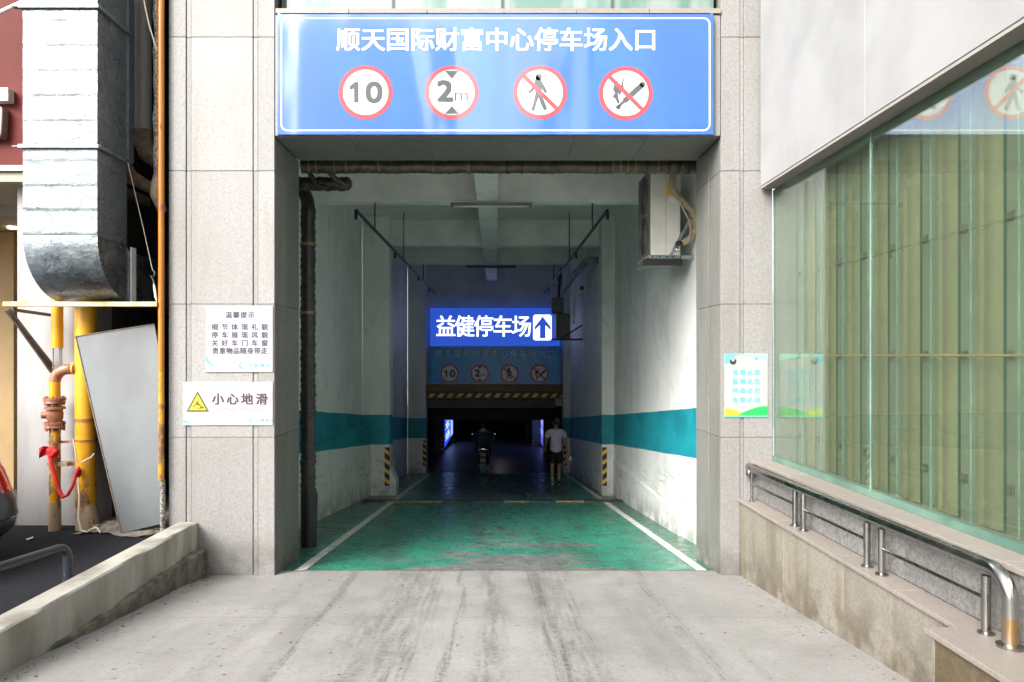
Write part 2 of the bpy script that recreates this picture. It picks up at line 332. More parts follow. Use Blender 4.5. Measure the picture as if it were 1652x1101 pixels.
# ------------------------------------------------------------------ mesh building
def tag(o, label=None, cat=None, group=None, kind=None):
    if label: o['label'] = label
    if cat: o['category'] = cat
    if group: o['group'] = group
    if kind: o['kind'] = kind
    return o
def thing(name, label, cat, loc=(0, 0, 0), group=None):
    o = bpy.data.objects.new(name, None); COL.objects.link(o); o.location = loc; o.empty_display_size = .2
    return tag(o, label, cat, group)
def rootloc(o):
    v = Vector((0, 0, 0))
    while o is not None: v += Vector(o.location); o = o.parent
    return v
class MB:
    def __init__(s): s.v = []; s.f = []
    def add(s, vs, fs):
        n = len(s.v); s.v += [tuple(q) for q in vs]; s.f += [tuple(i + n for i in f) for f in fs]; return s
    def box(s, x0, x1, y0, y1, z0, z1):
        if x0 > x1: x0, x1 = x1, x0
        if y0 > y1: y0, y1 = y1, y0
        if z0 > z1: z0, z1 = z1, z0
        return s.add([(x0, y0, z0), (x1, y0, z0), (x1, y1, z0), (x0, y1, z0), (x0, y0, z1), (x1, y0, z1), (x1, y1, z1), (x0, y1, z1)],
                     [(0, 3, 2, 1), (4, 5, 6, 7), (0, 1, 5, 4), (1, 2, 6, 5), (2, 3, 7, 6), (3, 0, 4, 7)])
    def hexa(s, b, t):   # bottom quad, top quad (ccw seen from above)
        return s.add(list(b) + list(t), [(3, 2, 1, 0), (4, 5, 6, 7), (0, 1, 5, 4), (1, 2, 6, 5), (2, 3, 7, 6), (3, 0, 4, 7)])
    def bar(s, a, b, w, h, up=(0, 0, 1)):
        a, b = Vector(a), Vector(b); d = (b - a).normalized(); u = Vector(up)
        sd = d.cross(u)
        if sd.length < 1e-4: sd = d.cross(Vector((1, 0, 0)))
        sd.normalize(); u = sd.cross(d).normalized()
        q = lambda p, i, j: p + sd * (w / 2 * i) + u * (h / 2 * j)
        vs = [q(a, -1, -1), q(a, 1, -1), q(a, 1, 1), q(a, -1, 1), q(b, -1, -1), q(b, 1, -1), q(b, 1, 1), q(b, -1, 1)]
        return s.add(vs, [(0, 1, 2, 3), (7, 6, 5, 4), (0, 4, 5, 1), (1, 5, 6, 2), (2, 6, 7, 3), (3, 7, 4, 0)])
    def tube(s, path, r, seg=14, caps=True):
        pts = [Vector(p) for p in path]; n = len(pts)
        rs = r if isinstance(r, (list, tuple)) else [r] * n
        tan = []
        for i in range(n):
            a = pts[max(i - 1, 0)]; b = pts[min(i + 1, n - 1)]; tan.append((b - a).normalized())
        ref = Vector((0, 0, 1)) if abs(tan[0].z) < .9 else Vector((1, 0, 0))
        u = tan[0].cross(ref).normalized(); vs = []
        for i in range(n):
            u = (u - tan[i] * u.dot(tan[i])).normalized(); w = tan[i].cross(u)
            for k in range(seg):
                a = 2 * math.pi * k / seg; vs.append(pts[i] + (u * math.cos(a) + w * math.sin(a)) * rs[i])
        fs = []
        for i in range(n - 1):
            for k in range(seg):
                k2 = (k + 1) % seg; fs.append((i * seg + k, i * seg + k2, (i + 1) * seg + k2, (i + 1) * seg + k))
        if caps: fs.append(tuple(range(seg))[::-1]); fs.append(tuple((n - 1) * seg + k for k in range(seg)))
        return s.add(vs, fs)
    def grid(s, fn, nu, nv):
        vs = [fn(i / nu, j / nv) for i in range(nu + 1) for j in range(nv + 1)]
        fs = [(i * (nv + 1) + j, (i + 1) * (nv + 1) + j, (i + 1) * (nv + 1) + j + 1, i * (nv + 1) + j + 1) for i in range(nu) for j in range(nv)]
        return s.add(vs, fs)
    def poly(s, pts, mp, depth=0):   # 2-D outline filled; mp maps (x, z) -> Vector
        v3 = [Vector((p[0], p[1], 0)) for p in pts]
        tri = tessellate_polygon([v3])
        return s.add([mp(*p) for p in pts], tri)
    def prism(s, pts, mp0, mp1):
        v3 = [Vector((p[0], p[1], 0)) for p in pts]; tri = tessellate_polygon([v3]); n = len(pts)
        fs = [tuple(t) for t in tri] + [tuple(i + n for i in t[::-1]) for t in tri] + [(i, (i + 1) % n, (i + 1) % n + n, i + n) for i in range(n)]
        return s.add([mp0(*p) for p in pts] + [mp1(*p) for p in pts], fs)
    def ball(s, c, r, nu=14, nv=9):
        c = Vector(c); rx, ry, rz = r if isinstance(r, (tuple, list)) else (r, r, r)
        vs = []; fs = []
        for j in range(1, nv):
            a = math.pi * j / nv
            for i in range(nu):
                b = 2 * math.pi * i / nu; vs.append(c + Vector((rx * math.sin(a) * math.cos(b), ry * math.sin(a) * math.sin(b), rz * math.cos(a))))
        vs += [c + Vector((0, 0, rz)), c - Vector((0, 0, rz))]; T = len(vs) - 2
        for j in range(nv - 2):
            for i in range(nu): i2 = (i + 1) % nu; fs.append((j * nu + i, (j + 1) * nu + i, (j + 1) * nu + i2, j * nu + i2))
        for i in range(nu): i2 = (i + 1) % nu; fs.append((T, i, i2)); fs.append((T + 1, (nv - 2) * nu + i2, (nv - 2) * nu + i))
        return s.add(vs, fs)
    def build(s, name, mat, parent=None, smooth=False, bev=0, recalc=True):
        if parent is not None: off = rootloc(parent)
        else:
            xs = [v[0] for v in s.v]; ys = [v[1] for v in s.v]; zs = [v[2] for v in s.v]
            off = Vector(((min(xs) + max(xs)) / 2, (min(ys) + max(ys)) / 2, min(zs)))
        me = bpy.data.meshes.new(name); me.from_pydata([Vector(v) - off for v in s.v], [], s.f)
        if recalc:
            bm = bmesh.new(); bm.from_mesh(me); bmesh.ops.recalc_face_normals(bm, faces=bm.faces); bm.to_mesh(me); bm.free()
        if smooth:
            for p in me.polygons: p.use_smooth = True
            try: me.set_sharp_from_angle(angle=R(40))
            except Exception: pass
        me.materials.append(MATS[mat]); o = bpy.data.objects.new(name, me); COL.objects.link(o)
        if parent is not None: o.parent = parent
        else: o.location = off
        if bev:
            b = o.modifiers.new('bevel', 'BEVEL'); b.width = bev; b.segments = 2; b.limit_method = 'ANGLE'; b.angle_limit = R(40)
        return o
def box(name, mat, parent, *a, bev=0): return MB().box(*a).build(name, mat, parent, bev=bev)
def kids(o): return [c for c in COL.objects if c.parent == o]
def copy_tree(o, parent=None):
    c = o.copy(); COL.objects.link(c)
    if parent is not None: c.parent = parent
    for k in kids(o): copy_tree(k, c)
    return c
def struct(o): return tag(o, kind='structure')

# lettering: glyph outlines turned into flat geometry
GL = {}
def glyph(ch, bold=0.0):
    k = (ch, bold)
    if k not in GL:
        c = bpy.data.curves.new('glyph', 'FONT'); c.body = ch; c.size = 1; c.offset = bold; c.resolution_u = 3
        o = bpy.data.objects.new('glyph', c); COL.objects.link(o)
        dg = bpy.context.evaluated_depsgraph_get(); m = bpy.data.meshes.new_from_object(o.evaluated_get(dg))
        GL[k] = ([(v.co.x, v.co.y) for v in m.vertices], [tuple(p.vertices) for p in m.polygons])
        bpy.data.objects.remove(o); bpy.data.curves.remove(c); bpy.data.meshes.remove(m)
    return GL[k]
def cjk(mb, text, x0, x1, zc, size, mp, bold=0.0, wide=1.0):
    """characters centred in equal cells from x0 to x1"""
    n = len(text); pitch = (x1 - x0) / n
    if bold:
        for k, (du, dv) in enumerate(((-1, -.6), (1, -.6), (-1, .6), (1, .6), (0, 0))):
            cjk(mb, text, x0, x1, zc, size, (lambda a, b, k=k, du=du, dv=dv: mp(a + du * bold * size * .75, b + dv * bold * size * .75) + Vector((0, -.00018 * k, 0))), 0, wide)
        return
    for i, ch in enumerate(text):
        if ch == ' ': continue
        v, f = glyph(ch, bold); cx = x0 + pitch * (i + .5)
        mb.add([mp(cx + (a - .5) * size * wide, zc + (b - .35) * size) for a, b in v], f)
def fit(mb, text, x0, x1, z0, z1, mp, bold=0.0):
    """a string stretched to fill a box"""
    if bold:
        for k, (du, dv) in enumerate(((-1, -1), (1, -1), (-1, 1), (1, 1), (0, 0))):
            fit(mb, text, x0, x1, z0, z1, (lambda a, b, k=k, du=du, dv=dv: mp(a + du * bold, b + dv * bold) + Vector((0, -.00018 * k, 0))), 0)
        return
    v, f = glyph(text, bold); xs = [a for a, b in v]; zs = [b for a, b in v]
    ax, bx, az, bz = min(xs), max(xs), min(zs), max(zs)
    mb.add([mp(x0 + (a - ax) / (bx - ax) * (x1 - x0), z0 + (b - az) / (bz - az) * (z1 - z0)) for a, b in v], f)
def circ(cx, cz, r, n=40, a0=0, a1=360): return [(cx + r * math.cos(R(a0 + (a1 - a0) * i / n)), cz + r * math.sin(R(a0 + (a1 - a0) * i / n))) for i in range(n if a1 - a0 == 360 else n + 1)]
def sheet(pts_list, mat, name, parent, y):
    mb = MB()
    for pts in pts_list: mb.poly(pts, lambda a, b: Vector((a, y, b)))
    return mb.build(name, mat, parent, recalc=False)
def rrect(x0, x1, z0, z1, r, n=6):
    o = []
    for cx, cz, a in ((x1 - r, z1 - r, 0), (x0 + r, z1 - r, 90), (x0 + r, z0 + r, 180), (x1 - r, z0 + r, 270)):
        o += [(cx + r * math.cos(R(a + 90 * i / n)), cz + r * math.sin(R(a + 90 * i / n))) for i in range(n + 1)]
    return o
def frame_strip(mb, outer, inner, mp):
    n = len(outer); mb.add([mp(*p) for p in outer] + [mp(*p) for p in inner], [(i, (i + 1) % n, (i + 1) % n + n, i + n) for i in range(n)])

# skin-modifier figures
def skin(name, nodes, edges, mat, parent, sub=2, root=None):
    off = rootloc(parent); names = list(nodes)
    me = bpy.data.meshes.new(name); me.from_pydata([Vector(nodes[k][0]) - off for k in names], [(names.index(a), names.index(b)) for a, b in edges], [])
    o = bpy.data.objects.new(name, me); COL.objects.link(o)
    m = o.modifiers.new('skin', 'SKIN'); m.use_smooth_shade = True
    if not me.skin_vertices: me.skin_vertices.new() if hasattr(me.skin_vertices, 'new') else None
    sv = me.skin_vertices[0].data
    for i, k in enumerate(names):
        r = nodes[k][1]; sv[i].radius = r if isinstance(r, (tuple, list)) else (r, r); sv[i].use_root = (k == (root or names[0]))
    s = o.modifiers.new('sub', 'SUBSURF'); s.levels = sub; s.render_levels = sub
    dg = bpy.context.evaluated_depsgraph_get(); m2 = bpy.data.meshes.new_from_object(o.evaluated_get(dg)); bpy.data.objects.remove(o)
    m2.name = name; m2.materials.clear(); m2.materials.append(MATS[mat])
    for p in m2.polygons: p.use_smooth = True
    o = bpy.data.objects.new(name, m2); COL.objects.link(o); o.parent = parent; return o

# ================================================================== GROUND
FY, BY = 7.10, 7.97      # front and back of the granite portal
XL, XR = -2.302, 2.341   # its opening
def sloped(name, mat, x0, x1, y0, y1, dz, parent=None, ny=1):
    mb = MB(); mb.grid(lambda u, v: Vector((x0 + (x1 - x0) * v, y0 + (y1 - y0) * u, G(y0 + (y1 - y0) * u) + dz)), ny, 1); return mb.build(name, mat, parent)
m = MB()
ys = [1.2, 7.0, 14, 22, 40, 60]
m.grid(lambda u, v: Vector((-3.32 + 6.2 * v, 1.2 + 38.8 * u, G(1.2 + 38.8 * u))), 8, 1)
struct(m.build('ramp', 'ramp_concrete'))
struct(MB().box(-80, 80, -90, 1.2, -.6, G(1.2)).build('street', 'street'))
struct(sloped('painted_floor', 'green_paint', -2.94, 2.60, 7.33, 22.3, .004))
struct(MB().box(-40, -3.28, 1.21, 7.46, -.8, -.272).build('asphalt_yard', 'asphalt'))
struct(MB().box(-40, -4.36, 7.46, 14, -.8, -.276).build('lobby_floor', 'dark_floor'))
for lab, xa, xb in (('worn white line painted along the left side of the green ramp', -2.15, -2.04), ('worn white line painted along the right side of the green ramp', 2.15, 2.26)):
    tag(sloped('painted_line', 'line_paint', xa, xb, 7.30, 21.6, .008), lab, 'road marking', 'white lines on the ramp')

# drain across the ramp
dr = thing('drain_grate', 'dark iron drain grating across the green ramp with patches of yellow paint', 'drain', (0, 13.8, G(13.8)))
yy0, yy1 = 13.72, 13.95
edges = [-2.70, -2.22, -1.66, -1.1, -.55, 0.02, .16, .66, 1.22, 1.78, 2.3, 2.58]
for i in range(len(edges) - 1):
    a, b = edges[i] + .006, edges[i + 1] - .006
    y_ = i in (1, 6, 8) or i == 2
    mb = MB()
    mb.hexa([(a, yy0, G(yy0) + .002), (b, yy0, G(yy0) + .002), (b, yy1, G(yy1) + .002), (a, yy1, G(yy1) + .002)], [(a, yy0, G(yy0) + .03), (b, yy0, G(yy0) + .03), (b, yy1, G(yy1) + .03), (a, yy1, G(yy1) + .03)])
    g = mb.build('grate_plate', 'yellow_paint_worn' if y_ else 'drain_iron', dr, bev=.004)
    mb = MB(); k = a + .03
    while k < b - .03: mb.box(k, k + .018, yy0 + .03, yy1 - .03, G(yy0) + .010, G(yy0) + .033); k += .05
    mb.build('grate_slot', 'stripe_black', g)

# ================================================================== GRANITE PORTAL
rows = [-.78, .732, 2.118, 3.505, 4.898, 6.3]
def slab(parent, mat, x0, x1, y0, y1, z0, z1, g=.0025): return MB().box(x0 + g * (x1 - x0 > .05), x1 - g * (x1 - x0 > .05), y0, y1, z0 + g, z1 - g).build('slab', mat, parent, bev=.003)
lp = thing('granite_pillar', 'speckled granite pillar left of the entrance carrying the two white notices', 'pillar', (-2.85, 7.5, -.72), 'granite pillars of the entrance')
box('core', 'mortar', lp, -3.400, XL - .025, FY + .025, BY - .003, -.8, 6.3)
cols = [(PX(272, FY), PX(300, FY), 0), (PX(300, FY), PX(308, FY), .010), (PX(308, FY), PX(408, FY), 0), (PX(408, FY), PX(416, FY), .010), (PX(416, FY), XL, 0)]
for i in range(5):
    z0, z1 = rows[i], rows[i + 1]
    for x0, x1, dpt in cols: slab(lp, 'granite_light', x0, x1, FY + dpt + random.uniform(0, .0025), FY + .03, z0, z1)
    if z0 < 3.8:
        for ya, yb in ((FY + .032, 7.50), (7.515, BY)):
            MB().box(XL - .024, XL + random.uniform(0, .002), ya, yb, z0 + .0025, min(z1, 3.85) - .0025).build('slab', 'granite_grey', lp, bev=.002)
rp = thing('granite_pillar', 'narrow speckled granite pillar right of the entrance with the green hill poster', 'pillar', (2.6, 7.5, -.72), 'granite pillars of the entrance')
box('core', 'mortar', rp, XR + .025, 2.875, FY + .025, BY - .003, -.8, 6.3)
for i in range(5):
    z0, z1 = rows[i], rows[i + 1]
    for x0, x1, dpt in ((XR, PX(1194, FY), 0), (PX(1194, FY), PX(1200, FY), .01), (PX(1200, FY), 2.88, 0)): slab(rp, 'granite_light', x0, x1, FY + dpt + random.uniform(0, .0025), FY + .03, z0, z1)
    if z0 < 3.8:
        for ya, yb in ((FY + .032, 7.50), (7.515, BY)):
            MB().box(XR - random.uniform(0, .002), XR + .024, ya, yb, z0 + .0025, min(z1, 3.85) - .0025).build('slab', 'granite_grey', rp, bev=.002)
li = thing('granite_lintel', 'granite lintel over the entrance hidden behind the big blue sign', 'lintel', (0, 7.5, 3.87))
box('core', 'mortar', li, XL - .02, XR + .02, FY + .03, BY - .005, 3.885, 5.17)
xs = [XL + .003, PX(562, FY), PX(688, FY), PX(812, FY), PX(928, FY), PX(1046, FY), XR - .003]
for i in range(6):
    slab(li, 'granite_light', xs[i], xs[i + 1], FY + .002, FY + .028, 3.868, 5.13)
    slab(li, 'granite_warm', xs[i] + .01, xs[i + 1] + (.01 if i < 5 else 0), FY - .02, FY + .20, 5.133, 5.19)
    MB().box(xs[i] + .002, xs[i + 1] - .002, FY + .03, BY, 3.862, 3.884).build('slab', 'granite_grey', li, bev=.002)
# glazed storey above
ug = thing('upper_glazing', 'mint green glass panes in dark mullions above the entrance sign', 'window', (0, 7.5, 5.19))
xs = [XL - .0, PX(460, 7.3), PX(634, 7.3), PX(810, 7.3), PX(987, 7.3), PX(1157, 7.3), XR]
for i in range(6): box('pane', 'upper_glass', ug, xs[i] + .012, xs[i + 1] - .012, 7.30, 7.32, 5.195, 11.9)
for x_ in xs[1:-1]: box('mullion', 'mullion', ug, x_ - .012, x_ + .012, 7.28, 7.34, 5.193, 11.9)
ub = thing('unseen_storeys', 'unseen pale upper storeys above the entrance, added for the light', 'building', (0, 9, 5.2))  # building mass above the view, added only for its effect on the light
box('wall', 'white_render', ub, -3.40, 3.4, 7.42, 14, 5.22, 12); box('side_wall', 'granite_light', ub, -3.4, XL - .01, 7.10, 7.41, 6.32, 12); box('parapet', 'white_render', ub, -3.4, 3.4, 7.2, 7.41, 12.0, 12.4)

# ================================================================== PASSAGE
pw = thing('passage_wall', 'grey plaster wall with teal band on the left of the passage', 'wall', (-3.05, 11.5, -1.5), 'painted walls of the passage')
box('wall', 'passage_wall', pw, -3.25, -2.94, BY, 15.0, -2.2, 4.95)
m = MB(); m.hexa([(-2.945, 10.4, -2.2), (-2.93, 10.4, -2.2), (-2.75, 15.0, -2.2), (-2.945, 15.0, -2.2)], [(-2.945, 10.4, .16), (-2.93, 10.4, .16), (-2.75, 15.0, .02), (-2.945, 15.0, .08)]); m.build('wall_plinth', 'passage_wall', pw)
box('wall_stub', 'passage_wall', pw, -2.94, -2.33, BY + .001, BY + .03, -1.2, 3.86)
pw = thing('passage_wall', 'grey plaster wall with teal band on the right of the passage below the air conditioner', 'wall', (2.75, 11.5, -1.5), 'painted walls of the passage')
box('wall', 'passage_wall', pw, 2.60, 2.90, BY, 15.0, -2.2, 4.95)
# shallow triangular plinth with the sloping top edge
m = MB(); pts = [(9.6, G(9.6) - .1), (9.6, G(9.6) + .30), (14.9, PZ(742, 14.9)), (14.9, G(14.9) - .1)]
m.prism(pts, lambda a, b: Vector((2.605, a, b)), lambda a, b: Vector((2.565, a, b))); m.build('wall_plinth', 'passage_wall', pw)
pw = thing('passage_wall', 'dim grey wall on the left beyond the first column of the passage', 'wall', (-3.0, 18.8, -2), 'painted walls of the passage')
box('wall', 'passage_wall', pw, -3.2, -2.85, 15.5, 22.0, -3, 4.95)
pw = thing('passage_wall', 'dim grey wall on the right beyond the first column behind the wall unit', 'wall', (2.6, 18.8, -2), 'painted walls of the passage')
box('wall', 'passage_wall', pw, 2.40, 2.9, 15.5, 22.0, -3, 4.95)

def guard(parent, x0, x1, y, z0, z1, n=4, flip=1, wrap=None):
    """black corner guard with yellow diagonal bands"""
    g = box('corner_guard', 'stripe_black', parent, x0, x1, y - .012, y + .003, z0, z1)
    h = (z1 - z0) / n; w = x1 - x0; mb = MB()
    for i in range(n):
        a = z0 + h * i + h * .30; b = a + h * .42; s_ = w * .75 * flip
        lo_l, lo_r = a + s_ / 2, a - s_ / 2; hi_l, hi_r = b + s_ / 2, b - s_ / 2
        c_ = lambda q: max(z0, min(z1, q))
        mb.poly([(x0, c_(lo_l)), (x1, c_(lo_r)), (x1, c_(hi_r)), (x0, c_(hi_l))], lambda p, q: Vector((p, y - .014, q)))
    mb.build('guard_stripe', 'stripe_yellow', g, recalc=False)
def column(lab, x0, x1, y0, y1, z0, z1, gx, gz0, gz1, flip=1, n=4, mat='passage_wall', base=True):
    c = thing('passage_column', lab, 'column', ((x0 + x1) / 2, (y0 + y1) / 2, G(y0)), 'columns of the passage')
    box('shaft', mat, c, x0, x1, y0, y1, z0, z1, bev=.008)
    guard(c, gx[0], gx[1], y0, gz0, gz1, n, flip)
    return c
c = column('wide left passage column with a tall striped corner guard', -2.94, -2.34, 15.0, 15.5, -2.2, 4.9, (PX(620.5, 15), PX(628.5, 15)), PZ(784, 15), PZ(722, 15), 1, 4)
m = MB(); m.prism([(-2.34, G(15) - .1), (-2.34, PZ(755, 15)), (-2.27, PZ(768, 15)), (-2.20, PZ(778, 15)), (-2.20, G(15) - .1)], lambda a, b: Vector((a, 15.05, b)), lambda a, b: Vector((a, 15.45, b))); m.build('foot', 'passage_wall', c)
column('narrow right passage column with striped guard on its left corner', 2.33, 2.598, 15.0, 15.5, -2.2, 4.9, (PX(971, 15) + .01, PX(979, 15)), PZ(784, 15), PZ(722, 15), -1, 4)
column('second left passage column beside the blue lit sign', -2.84, -2.26, 22.0, 22.6, -3.4, 4.9, (PX(682, 22), PX(688, 22)), PZ(751, 22), PZ(711, 22), 1, 4)
column('second right passage column partly behind the walking man', 2.17, 2.40, 22.0, 22.6, -3.4, 4.9, (PX(909, 22), PX(914, 22)), PZ(751, 22), PZ(711, 22), -1, 4)

ce = thing('passage_ceiling', 'grey concrete ceiling of the passage with cross beams and a central girder', 'ceiling', (0, 15, 4.6))
box('slab_soffit', 'ceiling_concrete', ce, -3.25, 2.9, BY - .02, 22.6, 4.66, 5.1)
for yb, w in ((11.0, .30), (15.4, .30), (18.35, .30)): box('cross_beam', 'ceiling_concrete', ce, -2.95, 2.61, yb, yb + w, 4.08, 4.662, bev=.01)
for ya, yb in ((8.3, 10.999), (11.301, 15.399), (15.701, 18.349), (18.651, 22.3)): box('girder', 'ceiling_concrete', ce, PX(776, 14), PX(800, 14) + .03, ya, yb, 4.06, 4.663, bev=.01)

bw = thing('portal_wall', 'grey end wall of the passage above the low opening behind the blue signs', 'wall', (0, 22.4, 0))
box('wall', 'back_wall', bw, -3.2, 2.9, 22.35, 22.6, PZ(655, 22.35), 4.7)

# height barrier beams
hb = thing('height_barrier', 'brown beam with black and yellow stripes over the low opening', 'barrier', (0, 22.1, 0))
x0, x1 = PX(687, 22.1), PX(908.5, 22.1)
box('beam', 'barrier_brown', hb, x0, x1, 22.10, 22.3, PZ(632, 22.1), PZ(620.5, 22.1), bev=.01)
box('stripe_board', 'stripe_black', hb, x0, x1, 22.06, 22.28, PZ(643.5, 22.06), PZ(632.2, 22.06))
pitch = (x1 - x0) / 14.6
for i in range(15):
    a = x0 + .06 + pitch * i; w = pitch * .5; s_ = pitch * .35; za, zb = PZ(641.5, 22.06), PZ(635, 22.06)
    q = [(a, za), (min(a + w, x1), za), (min(a + w + s_, x1), zb), (min(a + s_, x1), zb)]
    MB().poly(q, lambda p, r: Vector((p, 22.055, r))).build('stripe', 'stripe_yellow', hb, recalc=False)
box('lower_beam', 'barrier_dark', hb, x0 + .05, x1 - .25, 22.12, 22.3, PZ(659, 22.1), PZ(644.5, 22.1), bev=.01)
m = MB()
for i in range(20): a = x0 + .2 + i * .19; m.box(a, a + .09, 22.105, 22.125, PZ(656, 22.1), PZ(653.5, 22.1))
tag(m.build('rivets', 'stripe_black', hb), kind='stuff')

# hall below: dark floor, ceiling, walls, columns, lit banners
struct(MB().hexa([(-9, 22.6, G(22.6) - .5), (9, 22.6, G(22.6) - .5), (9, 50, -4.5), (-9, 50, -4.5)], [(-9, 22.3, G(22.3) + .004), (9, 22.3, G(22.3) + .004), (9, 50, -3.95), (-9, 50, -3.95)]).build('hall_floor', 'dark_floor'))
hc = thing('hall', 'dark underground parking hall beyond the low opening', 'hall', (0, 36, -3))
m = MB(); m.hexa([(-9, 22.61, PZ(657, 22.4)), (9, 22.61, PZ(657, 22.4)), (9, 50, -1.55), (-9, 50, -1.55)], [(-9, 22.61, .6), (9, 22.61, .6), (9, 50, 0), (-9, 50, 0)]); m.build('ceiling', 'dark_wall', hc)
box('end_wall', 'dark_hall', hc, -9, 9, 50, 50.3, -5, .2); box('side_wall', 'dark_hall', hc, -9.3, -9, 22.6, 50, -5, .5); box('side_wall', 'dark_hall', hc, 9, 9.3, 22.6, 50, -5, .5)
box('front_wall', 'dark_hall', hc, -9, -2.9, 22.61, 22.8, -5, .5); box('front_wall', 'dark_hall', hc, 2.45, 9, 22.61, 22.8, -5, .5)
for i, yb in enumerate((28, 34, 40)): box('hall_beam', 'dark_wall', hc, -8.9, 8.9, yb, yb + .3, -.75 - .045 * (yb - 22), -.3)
def hcol(lab, px_, y0b, y1b, D, flip, w=.45):
    c = thing('hall_column', lab, 'column', (PX(px_, D), D, G(D)), 'columns of the dark hall')
    xc = PX(px_, D); s_ = -1 if px_ < 800 else 1
    box('shaft', 'dark_wall', c, xc - .06 if s_ > 0 else xc - w, xc + w if s_ > 0 else xc + .06, D, D + .45, -4.6, -.6)
    guard(c, xc - .065, xc + .065, D, PZ(y1b, D), PZ(y0b, D), 4, flip)
hcol('left hall column nearest the lit blue banner', 714, 708, 735.5, 31.5, 1)
hcol('left hall column at the far end of the lit banner', 730, 708, 730, 38.5, 1)
hcol('right hall column farthest back with a tiny striped guard', 850.5, 684, 703, 44, -1)
hcol('right hall column behind the purple lit banner', 861, 708, 733, 35.5, -1)
hcol('right hall column just left of the walking man', 879.5, 712, 737, 29.5, -1)
def banner(lab, xa, ya, xb, yb, z0, z1, m1, m2, m3):
    b = thing('lit_banner', lab, 'lit banner', ((xa + xb) / 2, (ya + yb) / 2, z0), 'lit banners in the dark hall')
    d = Vector((xb - xa, yb - ya, 0)).normalized(); nrm = Vector((-d.y, d.x, 0)); nrm = nrm if nrm.x * -xa > 0 else -nrm
    A = Vector((xa, ya, 0)); B = Vector((xb, yb, 0)); L = (B - A).length
    mp = lambda off: (lambda u, v: A + d * u + nrm * off + Vector((0, 0, v)))
    m = MB(); m.prism([(0, z0), (L, z0), (L, z1), (0, z1)], mp(0), mp(-.08)); f = m.build('frame', 'barrier_dark', b)
    m = MB(); m.poly([(.05, z0 + .03), (L * .70, z0 + .03), (L * .70, z1 - .05), (.05, z1 - .05)], mp(.006)); m.build('panel', m1, b)
    m = MB(); m.poly([(L * .71, z0 + .03), (L - .05, z0 + .03), (L - .05, z1 - .05), (L * .71, z1 - .05)], mp(.006)); m.build('panel', m2, b)
    m = MB()
    for k, ch in enumerate('停车场'): 
        vv, ff = glyph(ch, .01); m.add([mp(.012)(L * .1 + q[0] * L * .5, z1 - .55 - k * .5 + q[1] * .45) for q in vv], ff)
    m.build('lettering', m3, b, recalc=False)
banner('bright blue lit banner between the left hall columns', -2.42, 31.9, -2.42, 38.3, -2.75, -.95, 'led_blue', 'led_pale', 'led_lime')
banner('dim purple lit banner between the right hall columns', 2.34, 36.2, 2.34, 30.2, -2.9, -.85, 'led_purple', 'led_blue', 'led_pale')
tl = thing('ceiling_lamp', 'small lit tube lamp hanging in the dark hall above the scooter rider', 'lamp', (PX(807, 30), 30, PZ(661, 30)))
box('tube', 'tube_lit', tl, PX(802, 30), PX(812, 30), 30, 30.04, PZ(661.5, 30), PZ(660, 30)); box('housing', 'white_metal', tl, PX(801, 30), PX(813, 30), 29.99, 30.06, PZ(660, 30) + .002, PZ(659, 30)); box('hanger', 'black_pipe', tl, PX(807, 30) - .01, PX(807, 30) + .01, 30.02, 30.04, PZ(659, 30), -.7)

